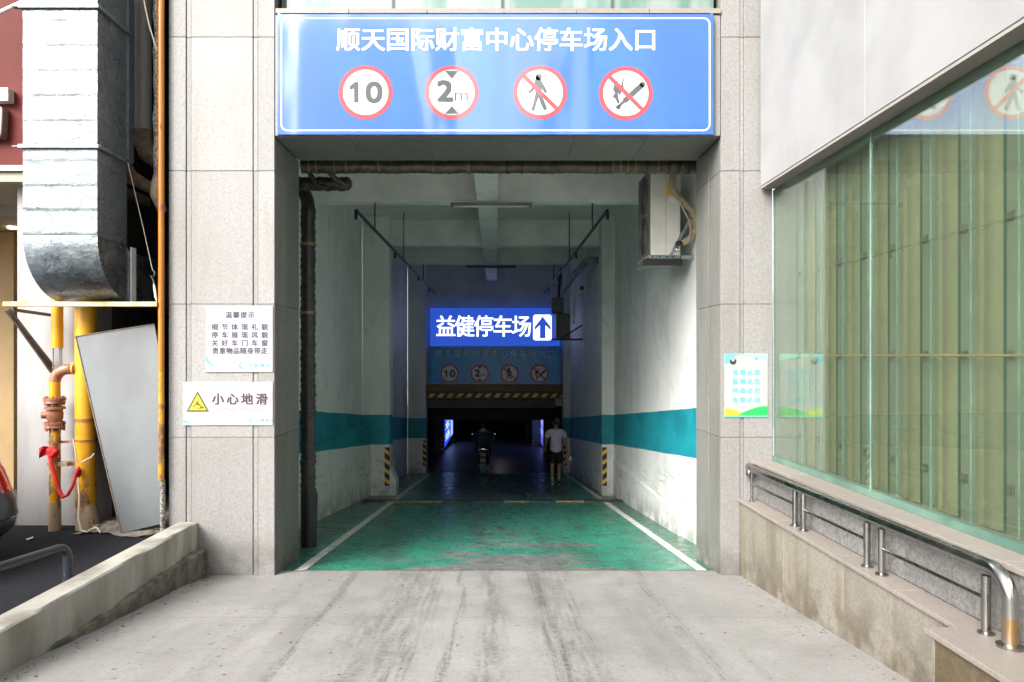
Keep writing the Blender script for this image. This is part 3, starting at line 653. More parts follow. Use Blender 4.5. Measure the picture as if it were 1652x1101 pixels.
# ================================================================== MAIN SIGN
def roundel(parent, cx, cz, r, y, kind, pre='vinyl_', th=.012):
    mp = lambda yy: (lambda a, b: Vector((cx + a * r, yy, cz + b * r)))
    m = MB(); m.poly(circ(0, 0, 1, 56), mp(y)); rd = m.build('roundel', pre + 'red', parent, recalc=False)
    m = MB(); m.poly(circ(0, 0, .84, 56), mp(y - .0015)); m.build('disc', 'print_cream' if pre == 'print_' else pre + 'white', rd, recalc=False)
    k = mp(y - .003); m = MB()
    if kind == '10':
        m.poly([(-.26, .38), (-.26, -.38), (-.43, -.38), (-.43, .14), (-.60, .08), (-.60, .22), (-.40, .38)], k); fit(m, '0', .02, .60, -.38, .38, k, .03)
    elif kind == '2m':
        fit(m, '2', -.52, .02, -.32, .42, k, .035); fit(m, 'm', .10, .60, -.32, .0, k, .0)
        m.poly([(-.27, .80), (.27, .80), (0, .50)], k); m.poly([(-.27, -.80), (0, -.50), (.27, -.80)], k)
    elif kind == 'walk':
        m.poly(circ(-.06, .56, .12, 20), k)
        m.poly([(-.12, .65), (.06, .40), (.16, .22), (.26, .02), (.18, -.04), (.06, .14), (.04, -.08), (.14, -.30), (.26, -.62), (.14, -.68), (.0, -.38), (-.06, -.18), (-.14, -.40), (-.22, -.70), (-.34, -.66), (-.24, -.34), (-.18, -.05), (-.2, .14), (-.30, .02), (-.42, -.06), (-.46, .03), (-.34, .12), (-.24, .30)], k)
    else:
        q = lambda pts: m.poly(pts, k)
        # match: stick and head
        ux, uz = .72, .66; L_ = math.hypot(ux, uz); ux /= L_; uz /= L_; nx, nz = -uz, ux
        bar = lambda t0, t1, w0, w1, ox=-.28, oz=-.50: [(ox + ux * t0 + nx * w0, oz + uz * t0 + nz * w0), (ox + ux * t0 - nx * w0, oz + uz * t0 - nz * w0), (ox + ux * t1 - nx * w1, oz + uz * t1 - nz * w1), (ox + ux * t1 + nx * w1, oz + uz * t1 + nz * w1)]
        q(bar(.30, 1.22, .10, .10)); q(circ(-.28 + ux * 1.22, -.50 + uz * 1.22, .10, 16)); q(bar(.02, .31, .05, .05)); q(circ(-.28, -.52, .09, 14))
        q([(-.38, -.22), (-.50, -.12), (-.40, .0), (-.48, .14), (-.42, .34), (-.28, .52), (-.30, .34), (-.20, .20), (-.12, .50), (-.06, .56), (-.10, .32), (-.04, .10), (-.16, .06), (-.24, -.10), (-.30, .04), (-.28, -.16), (-.22, -.36), (-.30, -.40)])
    m.build('symbol', pre + 'black', rd, recalc=False)
    if kind in ('walk', 'fire'):
        a = R(45); m = MB(); w = .075; c0, s0 = math.cos(a), math.sin(a)
        m.poly([(-c0 * .86 - w * s0, s0 * .86 - w * c0), (c0 * .86 - w * s0, -s0 * .86 - w * c0), (c0 * .86 + w * s0, -s0 * .86 + w * c0), (-c0 * .86 + w * s0, s0 * .86 + w * c0)], mp(y - .0045)); m.build('prohibition_bar', pre + 'red', rd, recalc=False)
SY = 7.045
sg = thing('entrance_sign', 'large glossy blue banner sign over the entrance with white lettering and four traffic roundels', 'sign', (0, SY, 3.86))
sx0, sx1, sz0, sz1 = PX(447, SY), PX(1151.5, SY), PZ(217.5, SY), PZ(23, SY)
nxs, nzs = 40, 12
m = MB(); m.box(sx0, sx1, SY, FY - .021, sz0, sz1); m.build('panel', 'vinyl_blue', sg, bev=.004)
m = MB(); mpS = lambda a, b: Vector((a, SY - .002, b))
o_ = .035; frame_strip(m, rrect(sx0 + .035, sx1 - .035, sz0 + .035, sz1 - .035, .07), rrect(sx0 + .052, sx1 - .052, sz0 + .052, sz1 - .052, .055), mpS); m.build('border_line', 'vinyl_white', sg, recalc=False)
m = MB(); cjk(m, '顺天国际财富中心停车场入口', PX(542, SY), PX(1061, SY), PZ(65, SY), PX(842, SY) * .95, mpS, .028); m.build('lettering', 'vinyl_white', sg, recalc=False)
for pxc, pyc, kd in ((590, 149.5, '10'), (729, 149.5, '2m'), (871.5, 149.5, 'walk'), (1009.5, 151, 'fire')): roundel(sg, PX(pxc, SY), PZ(pyc, SY), 43.5 * SY / F, SY - .002, kd)
for xx in (sx0 + .02, sx1 - .02): box('bracket', 'zinc_angle', sg, xx - .012, xx + .012, SY + .001, FY - .022, sz1 + .001, sz1 + .014)

# inner signs on the portal wall
IY = 22.05
bs = thing('lit_sign', 'bright blue illuminated car park sign with white characters and an up arrow', 'sign', (0, IY, PZ(558, IY)))
box('panel', 'lit_blue', bs, PX(694, IY), PX(903, IY), IY, IY + .25, PZ(558.5, IY), PZ(497, IY))
m = MB(); mp = lambda a, b: Vector((a, IY - .004, b)); cjk(m, '益健停车场', PX(704, IY), PX(857, IY), PZ(527.5, IY), PX(836.5, IY), mp, .02, .9); m.build('lettering', 'lit_white', bs, recalc=False)
m = MB(); m.poly(rrect(PX(860, IY), PX(890, IY), PZ(549.5, IY), PZ(508, IY), .08), mp); ap = m.build('arrow_panel', 'lit_white', bs, recalc=False)
ax, az, wq = PX(875.5, IY), PZ(511, IY), 1 * IY / F
m = MB(); m.poly([(ax, az), (ax + 13 * wq, az - 17 * wq), (ax + 13 * wq, az - 22 * wq), (ax + 4.5 * wq, az - 14 * wq), (ax + 4.5 * wq, az - 35 * wq), (ax - 4.5 * wq, az - 35 * wq), (ax - 4.5 * wq, az - 14 * wq), (ax - 13 * wq, az - 22 * wq), (ax - 13 * wq, az - 17 * wq)], lambda a, b: Vector((a, IY - .008, b))); m.build('arrow', 'lit_blue', ap, recalc=False)
ds = thing('direction_sign', 'dull cyan blue sign below the lit sign with thin characters and four small roundels', 'sign', (0, IY + .02, PZ(620, IY)))
JY = IY + .03
m = MB(); m.prism([(PX(692.5, JY), PZ(620, JY)), (PX(830, JY), PZ(620, JY)), (PX(904, JY), PZ(620.5, JY)), (PX(904, JY), PZ(559, JY)), (PX(694, JY), PZ(559, JY))], lambda a, b: Vector((a, JY, b)), lambda a, b: Vector((a, JY + .08, b))); m.build('panel', 'print_dull_blue', ds)
m = MB(); cjk(m, '顺天国际财富中心停车场入口', PX(700, JY), PX(897, JY), PZ(571.5, JY), PX(814, JY), lambda a, b: Vector((a, JY - .003, b)), .0, .85); m.build('lettering', 'dull_cyan_text', ds, recalc=False)
for pxc, pyc, kd in ((725.5, 603, '10'), (774, 603, '2m'), (822, 603, 'walk'), (870, 603, 'fire')): roundel(ds, PX(pxc, JY), PZ(pyc, JY), 14.8 * JY / F, JY - .003, kd, 'print_')

# ================================================================== SMALL NOTICES ON THE PILLARS
def logo(parent, px0, py0, s, y):
    """crescent mark with bird strokes and four characters"""
    mp = lambda a, b: Vector((PX(px0, y) + a * s, y, PZ(py0, y) + b * s))
    m = MB(); out = circ(0, 0, 1, 22, 60, 330); inn = circ(.16, .08, .80, 22, 60, 330)
    m.add([mp(*q) for q in out] + [mp(*q) for q in inn], [(i, i + 1, i + 1 + len(out), i + len(out)) for i in range(len(out) - 1)])
    m.poly([(-.35, -.15), (.9, .75), (.15, .05)], mp); m.poly([(-.2, -.45), (.8, .1), (.1, -.25)], mp)
    cjk(m, '中航物业', 1.7, 8.6, .0, 1.35, mp, .0); return m.build('logo', 'print_logo', parent, recalc=False)
NY = FY - .012
n1 = thing('notice', 'white reminder notice with five lines of black characters on the left pillar', 'notice', (PX(386, NY), NY, PZ(601, NY)), 'white notices on the left pillar')
box('panel', 'print_white', n1, PX(332, NY), PX(440, NY), NY, FY - .001, PZ(600.5, NY), PZ(494, NY), bev=.002)
y1 = NY - .0015; mp = lambda a, b: Vector((a, y1, b))
m = MB(); q = NY / F
cjk(m, '温馨提示', PX(363, y1), PX(411.5, y1), PZ(508.5, y1), 10.8 * q, mp, .03)
for tx, py in (('细节体现礼貌', 528), ('停车展现风貌', 541), ('关好车门车窗', 554)): cjk(m, tx, PX(338.5, y1), PX(435, y1), PZ(py, y1), 10.8 * q, mp, .03)
cjk(m, '贵重物品随身带走', PX(342, y1), PX(432, y1), PZ(566.5, y1), 10.8 * q, mp, .03); m.build('lettering', 'print_ink', n1, recalc=False)
crv = lambda x0, x1, z0, z1: [(PX(x0, y1), PZ(z0, y1))] + [(PX(x0 + (x1 - x0) * t, y1), PZ(z0 + (z1 - z0) * (t ** .55), y1)) for t in [i / 8 for i in range(1, 9)]] + [(PX(x0, y1), PZ(z1, y1))]
sheet([crv(332.3, 362, 571, 600)], 'print_leaf', 'leaf_mark', n1, y1); sheet([crv(332.3, 378, 583, 600.2)], 'print_sky', 'wave_mark', n1, y1 - .001)
logo(n1, 391, 590, .034, y1)
n2 = thing('notice', 'wide white wet floor notice with a yellow triangle on the left pillar', 'notice', (PX(367, NY), NY, PZ(687, NY)), 'white notices on the left pillar')
box('panel', 'print_white', n2, PX(295, NY), PX(440, NY), NY, FY - .001, PZ(686.5, NY), PZ(616.5, NY), bev=.002)
tri = lambda s: [(PX(319.5 + 18.5 * a * s, y1), PZ(653.5 - 1 - 22 * b * s + 0, y1)) for a, b in ((-1, -.52), (1, -.52), (0, 1))]
def tri(s, oy):
    c_ = (319, 653.5); return [(PX(c_[0] + 18.5 * a * s, oy), PZ(c_[1] - 22.5 * b * s, oy)) for a, b in ((-1, -.5), (1, -.5), (0, 1))]
sheet([tri(1, y1)], 'print_olive', 'triangle_border', n2, y1); sheet([tri(.74, y1 - .001)], 'print_yellow', 'triangle', n2, y1 - .0015)
def pp(l, oy): return [(PX(a, oy), PZ(b, oy)) for a, b in l]
yq = y1 - .003
sheet([pp(l, yq) for l in ([(318, 646), (320.5, 646), (320.5, 648.5), (318, 648.5)], [(312, 650.5), (319, 648.6), (322, 652), (325.5, 656), (324, 657), (319.5, 654), (314, 655), (313, 658), (311, 658), (312.5, 653.5), (317, 652.5)], [(316, 660), (331, 659.5), (327.5, 655.5)])], 'print_olive', 'slip_symbol', n2, yq)
m = MB(); cjk(m, '小心地滑', PX(340, y1), PX(434, y1), PZ(644.5, y1), 19.5 * q, mp, .04); m.build('lettering', 'print_purple', n2, recalc=False)
m = MB(); fit(m, 'CAUTION: WET FLOOR', PX(346, y1), PX(429, y1), PZ(663.3, y1), PZ(658.3, y1), mp, .0012); m.build('small_lettering', 'print_grey', n2, recalc=False)
sheet([crv(295.3, 318, 675, 686)], 'print_leaf', 'leaf_mark', n2, y1); sheet([crv(295.3, 330, 681, 686.2)], 'print_sky', 'wave_mark', n2, y1 - .001)
logo(n2, 406.5, 678.5, .026, y1)

po = thing('poster', 'white poster with blue characters and green hills on the right pillar beside the glass', 'poster', (PX(1205, NY), NY, PZ(674, NY)))
box('panel', 'print_white', po, PX(1169, NY), PX(1239, NY), NY + .006, FY - .001, PZ(673.5, NY), PZ(571, NY))
y2 = NY + .004; mp = lambda a, b: Vector((a, y2, b))
sheet([pp([(1169.3, 571.3), (1194, 571.3), (1183, 577), (1178, 586), (1169.3, 588)], y2)], 'print_cyan', 'sky_corner', po, y2)
sheet([pp([(1194, 571.3), (1238.7, 571.3), (1238.7, 583), (1228, 579), (1212, 576), (1190, 575)], y2)], 'print_mint', 'sky_band', po, y2)
sheet([pp(circ(1182.5, 583, 5.5, 20), y2 - .001)], 'print_black', 'emblem', po, y2 - .001)
sheet([pp(circ(1182.5, 581, 2.6, 14), y2 - .002), pp([(1178, 578), (1181, 577.5), (1182, 580), (1179, 581)], y2 - .002), pp([(1187, 578), (1184, 577.5), (1183, 580), (1186, 581)], y2 - .002)], 'print_white', 'emblem_face', po, y2 - .002)
sheet([pp([(1217, 580), (1221, 576.5), (1222.5, 578), (1221, 580.5)], y2 - .001)], 'print_logo', 'bird_mark', po, y2 - .001)
hill = [(1169.3, 671), (1169.3, 661)] + [(1169.3 + t * 33, 659.3 + (t ** 2) * 10) for t in [i / 6 for i in range(7)]] + [(1205, 671)]
sheet([pp(hill, y2)], 'print_lime', 'yellow_hill', po, y2)
hill = [(1192, 671)] + [(1196 + t * 42.7, 667 - 11.5 * math.sin(t * 1.65)) for t in [i / 8 for i in range(9)]] + [(1238.7, 671)]
sheet([pp(hill, y2 - .001)], 'print_green', 'green_hill', po, y2 - .001)
sheet([pp([(1169.3, 673.3)] + [(1169.3 + i * 69.4 / 20, 670 + (1.2 if i % 2 else -.6)) for i in range(21)] + [(1238.7, 673.3)], y2 - .002)], 'print_leaf', 'grass_strip', po, y2 - .002)
m = MB()
for tx, py in (('有毒必肃', 601.5), ('贩毒必惩', 616), ('种毒必究', 631), ('吸毒必戒', 646)): cjk(m, tx, PX(1180.5, y2), PX(1227.5, y2), PZ(py, y2), 9.6 * q, mp, .03)
m.build('lettering', 'print_blue_text', po, recalc=False)

# ================================================================== RIGHT: RENDERED WALL, GLASS, SCREEN
ww = thing('overhanging_wall', 'smooth white rendered wall overhanging the glass on the right', 'wall', (3.0, 2, 3.31))
WX = 2.74
for a, b in ((-8, 5.069), (5.073, FY - .03)): box('panel', 'white_render', ww, WX, WX + .5, a, b, 3.335, 9.5, bev=.004)
box('core', 'mortar', ww, WX + .012, WX + .52, -7.98, FY - .032, 3.32, 9.4)
box('soffit', 'soffit_taupe', ww, WX + .004, WX + .5, -8, FY - .034, 3.308, 3.33)
GX = 2.885; zg0, zg1 = .50, 3.308
gw = thing('glass_wall', 'tall greenish glass panes reflecting the entrance on the right', 'glass wall', (GX, 3, zg0))
for a, b in ((5.268, FY - .006), (3.18, 5.255), (1.08, 3.168), (-1.1, 1.07)): box('pane', 'window_glass', gw, GX, GX + .010, a, b, zg0 + .02, zg1 - .003)
for a in (5.262, 3.174, 1.075): box('glass_edge', 'glass_edge', gw, GX + .001, GX + .012, a - .006, a + .006, zg0 + .02, zg1 - .004)
box('edge_strip', 'glass_edge', gw, GX - .006, GX - .0005, FY - .02, FY - .003, zg0 + .02, zg1 - .004)
box('bottom_channel', 'green_channel', gw, GX - .012, GX + .045, -1.1, FY - .008, zg0 - .006, zg0 + .045)
box('top_channel', 'green_channel', gw, GX + .012, GX + .06, -1.1, FY - .008, zg1 - .07, zg1 - .002)
lv = thing('screen', 'row of tall folded cream screen panels held by dark clips behind the glass', 'screen', (3.1, 3, zg0))
PT = .40; y_ = 6.32
bounds = []
ycur = 6.06 + PT * 2
k = 0
while ycur > -.9:
    ya = ycur; yb = ycur - PT
    # flat band then a soft fold
    m = MB(); m.box(3.03, 3.05, ya - .012, ya - .15, zg0 + .01, zg1 - .01); bd = m.build('screen_band', 'screen_band', lv)
    prof = [(3.05, ya - .1505), (3.075, ya - .158)] + [(3.075 - .022 * math.sin(math.pi * min(1, t * 1.3)) + .05 * t * t, ya - .165 - t * (PT - .17)) for t in [i / 9 for i in range(10)]]
    m = MB(); n = len(prof)
    m.add([(px_, py_, zg0 + .01) for px_, py_ in prof] + [(px_, py_, zg1 - .01) for px_, py_ in prof], [(i, i + 1, i + 1 + n, i + n) for i in range(n - 1)])
    m.build('screen_panel', 'screen_fabric', lv, smooth=True)
    m = MB(); m.box(3.022, 3.042, ya - .003, ya + .003, zg0 + .01, zg1 - .01); m.build('fin', 'fin_glass', lv)
    m = MB(); m.box(3.02, 3.028, ya - .118, ya - .11, zg0 + .01, zg1 - .01); m.build('seam', 'glass_edge', bd)
    for zz in (.79, 1.585, 2.40):
        m = MB(); m.box(3.014, 3.029, ya - .080, ya - .034, zz - .026, zz + .026); m.box(3.004, 3.014, ya - .07, ya - .04, zz - .02, zz + .012); m.build('clip', 'clip_metal', bd, bev=.003)
    ycur -= PT; k += 1
box('end_panel', 'screen_band', lv, 3.03, 3.05, 6.875, FY - .025, zg0 + .01, zg1 - .01)
box('return_wall', 'granite_light', lv, 2.895, 3.30, FY - .018, FY + .02, zg0, zg1)
box('backing', 'screen_band', lv, 3.26, 3.28, -1, FY - .02, zg0, zg1)
m = MB(); m.tube([(2.99, 6.4, 1.583), (2.985, 4, 1.578), (2.99, 1, 1.585)], .0075, 8); tag(m.build('cord', 'tan_cord'), 'thin tan cord stretched level across the clips behind the glass', 'cord')
# granite steps under the glass
sw = thing('stepped_wall', 'low stepped granite wall carrying the steel handrail beside the ramp', 'wall', (2.7, 4, -.7))
box('core', 'mortar', sw, 2.56, 3.3, 1.0, FY - .02, -1.0, .06); box('upper_core', 'mortar', sw, 2.715, 3.3, -1.1, FY - .02, .06, .455)
ysl = [FY - .01, 6.02, 4.98, 4.385, 3.70]
for i in range(4): MB().box(2.535, 2.559, ysl[i + 1] + .002, ysl[i] - .002, -1.0, .068).build('slab', 'granite_face', sw, bev=.003)
ycap = [FY - .004, 6.1, 5.05, 4.3, 3.70]
for i in range(4): MB().box(2.508 + random.uniform(0, .003), 2.70, ycap[i + 1] + .002, ycap[i] - .002, .070, .100).build('cap_slab', 'granite_warm', sw, bev=.005)
ysl = [3.70, 2.9, 1.9, 1.0]
box('block_core', 'mortar', sw, 2.385, 2.7, 1.0, 3.672, -1, .06)
MB().box(2.36, 2.535, 3.674, 3.696, -1, .068).build('slab', 'granite_face', sw, bev=.003)
for i in range(3):
    MB().box(2.36, 2.384, ysl[i + 1] + .002, ysl[i] - .03, -1.0, .068).build('slab', 'granite_stained', sw, bev=.003)
    MB().box(2.325, 2.70, ysl[i + 1] + .002, ysl[i] - .002 + (.012 if i == 0 else 0), .070, .102).build('cap_slab', 'granite_warm', sw, bev=.005)
yf = [FY - .004, 6.2, 5.35, 4.5, 3.6, 2.7, 1.8, .9]
for i in range(7):
    MB().box(2.695, 2.714, yf[i + 1] + .002, yf[i] - .002, .104, .455).build('face_slab', 'granite_sill', sw, bev=.002)
    MB().box(2.665, GX - .014, yf[i + 1] + .0015, yf[i] - .0015, .457, .492).build('sill_slab', 'granite_warm', sw, bev=.004)
box('sill_bed', 'mortar', sw, GX - .012, 3.3, -1, FY - .02, .456, .493)

hr = thing('handrail', 'curved stainless steel handrail on the granite step to the right of the ramp', 'handrail', (2.61, 5, .1))
RX = 2.600
path = [P(1211, 752, 7.02) + Vector((.0, .05, -.01)), Vector((RX + .02, 7.0, .425)), Vector((RX, 6.86, .430))]
n = 10
for i in range(n + 1): yv = 6.7 - (6.7 - 3.58) * i / n; path.append(Vector((RX, yv, .432 + (6.9 - yv) * .0105)))
ze = path[-1].z
for i in range(1, 9): a = R(90 * i / 8); path.append(Vector((RX, 3.58 - .13 * math.sin(a), ze - .13 * (1 - math.cos(a)))))
path.append(Vector((RX, 3.45, .25))); 
MB().tube(path, .036, 20).build('top_rail', 'stainless', hr, smooth=True)
m = MB(); m.tube([(RX, 3.45, .25), (RX, 3.45, .103)], .036, 20, False); ep = m.build('end_post', 'stainless_golden', hr, smooth=True)
MB().tube([(RX, 3.45, .102), (RX, 3.45, .115), (RX, 3.45, .118)], [.062, .062, .05], 20).build('base_flange', 'stainless', ep, smooth=True)
pys = [6.93, 5.93, 5.77, 4.78, 4.60, 3.62]
for yv in pys:
    r_ = .014 if yv > 6.5 else .023
    po_ = MB().tube([(RX, yv, .100), (RX, yv, .41)], r_, 14).build('post', 'stainless', hr, smooth=True)
    MB().tube([(RX, yv, .101), (RX, yv, .110), (RX, yv, .114)], [r_ * 1.8, r_ * 1.8, r_ * 1.2], 14).build('base_flange', 'stainless', po_, smooth=True)
for a, b in ((6.93, 5.93), (5.77, 4.78), (4.60, 3.62)): MB().tube([(RX, a, .275), (RX, b, .287)], .012, 10).build('mid_rail', 'stainless', hr, smooth=True)
MB().ball((PX(1208, 7.03), 7.03, PZ(763, 7.03)), (.03, .04, .05)).build('wall_cap', 'stainless', hr, smooth=True)

# ================================================================== LEFT: KERB WALL, RAIL
kw = thing('kerb_wall', 'weathered low concrete kerb wall between the asphalt and the ramp', 'wall', (-3.2, 4.2, -.5))
def wob(v, a=.006): return noise.noise(Vector(v) * 3) * a
m = MB()
N = 40
sec = lambda yv: [(-3.30, -.75), (-3.30, -.155), (-3.29, -.145), (-3.115 + wob((0, yv, 1), .012), -.146 + wob((1, yv, 0))), (-3.10 + wob((2, yv * 2, 0), .012), -.16), (-3.098 + wob((5, yv, 0), .01), -.75)]
vs = []; fs = []
for i in range(N + 1):
    yv = 1.2 + (FY - .004 - 1.2) * i / N; vs += [(a, yv, b) for a, b in sec(yv)]
K = 6
for i in range(N):
    for k in range(K): fs.append((i * K + k, i * K + (k + 1) % K, (i + 1) * K + (k + 1) % K, (i + 1) * K + k))
fs += [tuple(range(K)), tuple(N * K + k for k in range(K))]
m.add(vs, fs); m.build('coping', 'kerb_concrete', kw, smooth=True)
m = MB(); vs = []; fs = []; N = 60; K = 4
for i in range(N + 1):
    yv = 4.7 + (FY - .006 - 4.7) * i / N; e = .055 * min(1, (yv - 4.7) / .6); rg = noise.noise(Vector((yv * 3, 0, 4))) * .028 + noise.noise(Vector((yv * 11, 1, 4))) * .015
    tp = -.43 - .015 * (7.1 - yv) + rg; tp = min(tp, -.25)
    vs += [(-3.14, yv, -.9), (-3.14, yv, tp + .02), (-3.098 + e + rg, yv, tp), (-3.085 + e + rg * .6, yv, -.9)]
for i in range(N):
    for k in range(K): fs.append((i * K + k, i * K + (k + 1) % K, (i + 1) * K + (k + 1) % K, (i + 1) * K + k))
fs += [tuple(range(K)), tuple(N * K + k for k in range(K))]
m.add(vs, fs); m.build('footing', 'footing_concrete', kw)
m = MB(); m.box(-3.15, -3.00, 6.72, FY - .008, -.9, -.415); m.build('end_block', 'footing_concrete', kw, bev=.02)
# weeds in the corner
m = MB()
for i in range(46):
    a = random.random() * 6.28; c_ = Vector((-3.0 + random.gauss(0.02, .035), 7.02 + random.gauss(-.06, .05), G(7) + .002)); h = random.uniform(.01, .035)
    u = Vector((math.cos(a), math.sin(a), 0)) * .008
    m.add([c_ - u, c_ + u, c_ + u * 1.6 + Vector((u.y, -u.x, h)) + Vector((0, 0, h * .2))], [(0, 1, 2)])
tag(m.build('weeds', 'leaf', recalc=False), 'tiny green weeds in the corner between kerb wall and granite pillar', 'weeds', kind='stuff')

m = MB()
for i in range(260):
    k = random.random(); yv = random.uniform(3.2, 7.0)
    xv = (-3.03 + abs(random.gauss(0, .10))) if k < .4 else (2.50 - abs(random.gauss(0, .08))) if k < .8 else random.uniform(-2.8, 2.3)
    if xv > 2.3 and yv < 3.75: xv = 2.28
    r_ = random.uniform(.003, .011); m.ball((xv, yv, G(yv) + r_ * .3), (r_ * 1.3, r_, r_ * .6), 5, 3)
tag(m.build('grit', 'rubble', recalc=False), 'scattered grit along both edges of the concrete ramp', 'grit', kind='stuff')
pr_ = thing('pipe_railing', 'chipped dark blue painted pipe railing on the asphalt beside the kerb wall', 'railing', (-3.42, 4.5, -.27))
path = [(-3.60, 2.6, .17), (-3.52, 3.6, .155), (-3.46, 4.6, .115), (-3.43, 5.35, .065)] + [(-3.425 + .002 * i, 5.35 + .09 * math.sin(R(i * 15)), .065 - .09 * (1 - math.cos(R(i * 15)))) for i in range(1, 7)]
MB().tube(path, .034, 14).build('rail', 'navy_pipe', pr_, smooth=True)
MB().tube([(-3.413, 5.44, -.02), (-3.413, 5.44, -.272)], .036, 14).build('post', 'navy_pipe', pr_, smooth=True)
MB().tube([(-3.60, 2.6, .17), (-3.60, 2.6, -.272)], .034, 14).build('post', 'navy_pipe', pr_, smooth=True)

# ================================================================== LEFT: BUILDING WALL, RED PANEL, LOBBY, RECESS
wl = thing('white_wall', 'white wall standing behind the yellow pipes on the left', 'wall', (-4.8, 7.55, -.27))
box('wall', 'white_wall_outdoor', wl, PX(28, 7.46), -4.36, 7.46, 7.75, -.3, 3.55)
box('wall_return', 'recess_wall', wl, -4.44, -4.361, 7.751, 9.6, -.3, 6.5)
rw = thing('recess', 'dark pipe recess between the white wall and the granite pillar', 'recess', (-3.9, 8.5, -.27))
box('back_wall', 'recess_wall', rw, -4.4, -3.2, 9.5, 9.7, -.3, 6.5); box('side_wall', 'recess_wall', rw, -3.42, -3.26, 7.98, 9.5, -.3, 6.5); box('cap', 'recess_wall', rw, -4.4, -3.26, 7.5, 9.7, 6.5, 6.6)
m = MB()
def soil(u, v):
    x_, y_ = -4.36 + .94 * u, 7.02 + 2.4 * v + .08 * math.sin(u * 7); return Vector((x_, y_, -.262 + .035 * abs(noise.noise(Vector((x_ * 9, y_ * 9, 0)))) + (.03 if v > .05 else -.01) * min(1, u * 6) * min(1, v * 8)))
m.grid(soil, 40, 60); struct(m.build('soil_strip', 'rubble', smooth=False))
for i in range(70):   # lumps of broken plaster
    pass
m = MB()
for i in range(150):
    c_ = Vector((random.uniform(-4.3, -3.47), random.uniform(7.12, 8.2), -.235)); r_ = random.uniform(.008, .028)
    m.ball(c_ + Vector((0, 0, r_ * .3)), (r_ * random.uniform(.8, 1.6), r_, r_ * .6), 6, 4)
tag(m.build('rubble', 'rubble'), 'brown plaster crumbs and grit around the feet of the pipes', 'rubble', kind='stuff')

fa = thing('shop_fascia', 'dark red fascia panel with relief characters left of the metal duct', 'fascia', (-5.5, 7.3, 3.3))
RYF = 7.25
box('panel', 'red_panel', fa, -9, PX(150, RYF), RYF, RYF + .2, PZ(267, RYF), 7.5)
box('silver_trim', 'zinc_angle', fa, -9, PX(150, RYF), RYF - .03, RYF + .21, PZ(277, RYF), PZ(268, RYF) + .0)
box('cream_soffit', 'cream_panel', fa, -9, PX(150, RYF), RYF + .01, RYF + 1.2, PZ(293, RYF), PZ(277.5, RYF))
m = MB(); y0 = RYF - .10
m.box(PX(-70, y0), PX(13, y0), y0, RYF, PZ(163, y0), PZ(141, y0)); m.build('letter_stroke', 'white_metal', fa, bev=.01)
m = MB(); m.prism(pp([(-70, 176), (2, 172), (4, 178), (2, 214), (0, 222), (-70, 224)], y0), lambda a, b: Vector((a, y0, b)), lambda a, b: Vector((a, RYF, b))); m.build('letter_stroke', 'letter_relief', fa, bev=.01)
MB().tube([P(-30, 34, 6.9), P(36, 4, 6.9), P(60, -8, 6.9)], .022, 10).build('strut', 'white_metal', fa, smooth=True)
lo = thing('lobby', 'warm lit tan lobby seen in the narrow gap beside the white wall', 'lobby', (-7, 11, -.27))
box('back_wall', 'tan_wall', lo, -12, -5.3, 13.8, 14, -.3, 3.5); box('ceiling', 'cream_panel', lo, -12, -5.3, 8.5, 14, 3.32, 3.5); box('side_wall', 'white_wall_outdoor', lo, -5.3, -5.24, 7.76, 14, -.27, 3.5)
box('column', 'tan_wall', lo, PX(-20, 9.5), PX(22, 9.5), 9.5, 9.9, -.27, 3.31)
for i in range(3): MB().tube([(-7.2, 10 + i * 1.3, 3.30), (-7.2, 10 + i * 1.3, 3.316)], .09, 16).build('downlight', 'lobby_lamp', lo)
for i in range(3): MB().tube([(PX(20, 9.2 + i), 9.2 + i, 3.30), (PX(20, 9.2 + i), 9.2 + i, 3.316)], .06, 16).build('downlight', 'lobby_lamp', lo)

# ================================================================== DUCT
DX0, DX1 = PX(37, 6.6), PX(157, 6.6); DF, DB = 6.6, 7.13
du = thing('metal_duct', 'big galvanised sheet metal duct bending back into the recess', 'duct', ((DX0 + DX1) / 2, 6.87, 2.15))
def ductbody(z0, z1, step):
    m = MB(); nz_ = int((z1 - z0) / .012)
    ring = lambda z_, b: [(DX0, DF - b * .3, z_), ((DX0 * .75 + DX1 * .25), DF - b, z_), ((DX0 + DX1) / 2, DF - b, z_), ((DX0 * .25 + DX1 * .75), DF - b, z_), (DX1, DF - b * .3, z_), (DX1 + b * .8, DF + .26, z_), (DX1, DB, z_), (DX0, DB, z_)]
    vs = []; fs = []
    for i in range(nz_ + 1):
        z_ = z0 + (z1 - z0) * i / nz_; fr = ((z_ - z0) % step) / step
        b = .006 * (1 - fr) if fr > .1 else .006 * fr / .1
        vs += ring(z_, b + .003 * noise.noise(Vector((0, 0, z_ * 4))))
    for i in range(nz_):
        for k in range(8): fs.append((i * 8 + k, i * 8 + (k + 1) % 8, (i + 1) * 8 + (k + 1) % 8, (i + 1) * 8 + k))
    return m.add(vs, fs)
ZC, RO = 2.745, .60; YC = DF + RO
ductbody(ZC, 3.595, .238).build('duct_section', 'galvanised', du, smooth=True)
ductbody(3.605, 4.945, .242).build('duct_section', 'galvanised', du, smooth=True)
ductbody(4.955, 6.4, .24).build('duct_section', 'galvanised', du, smooth=True)
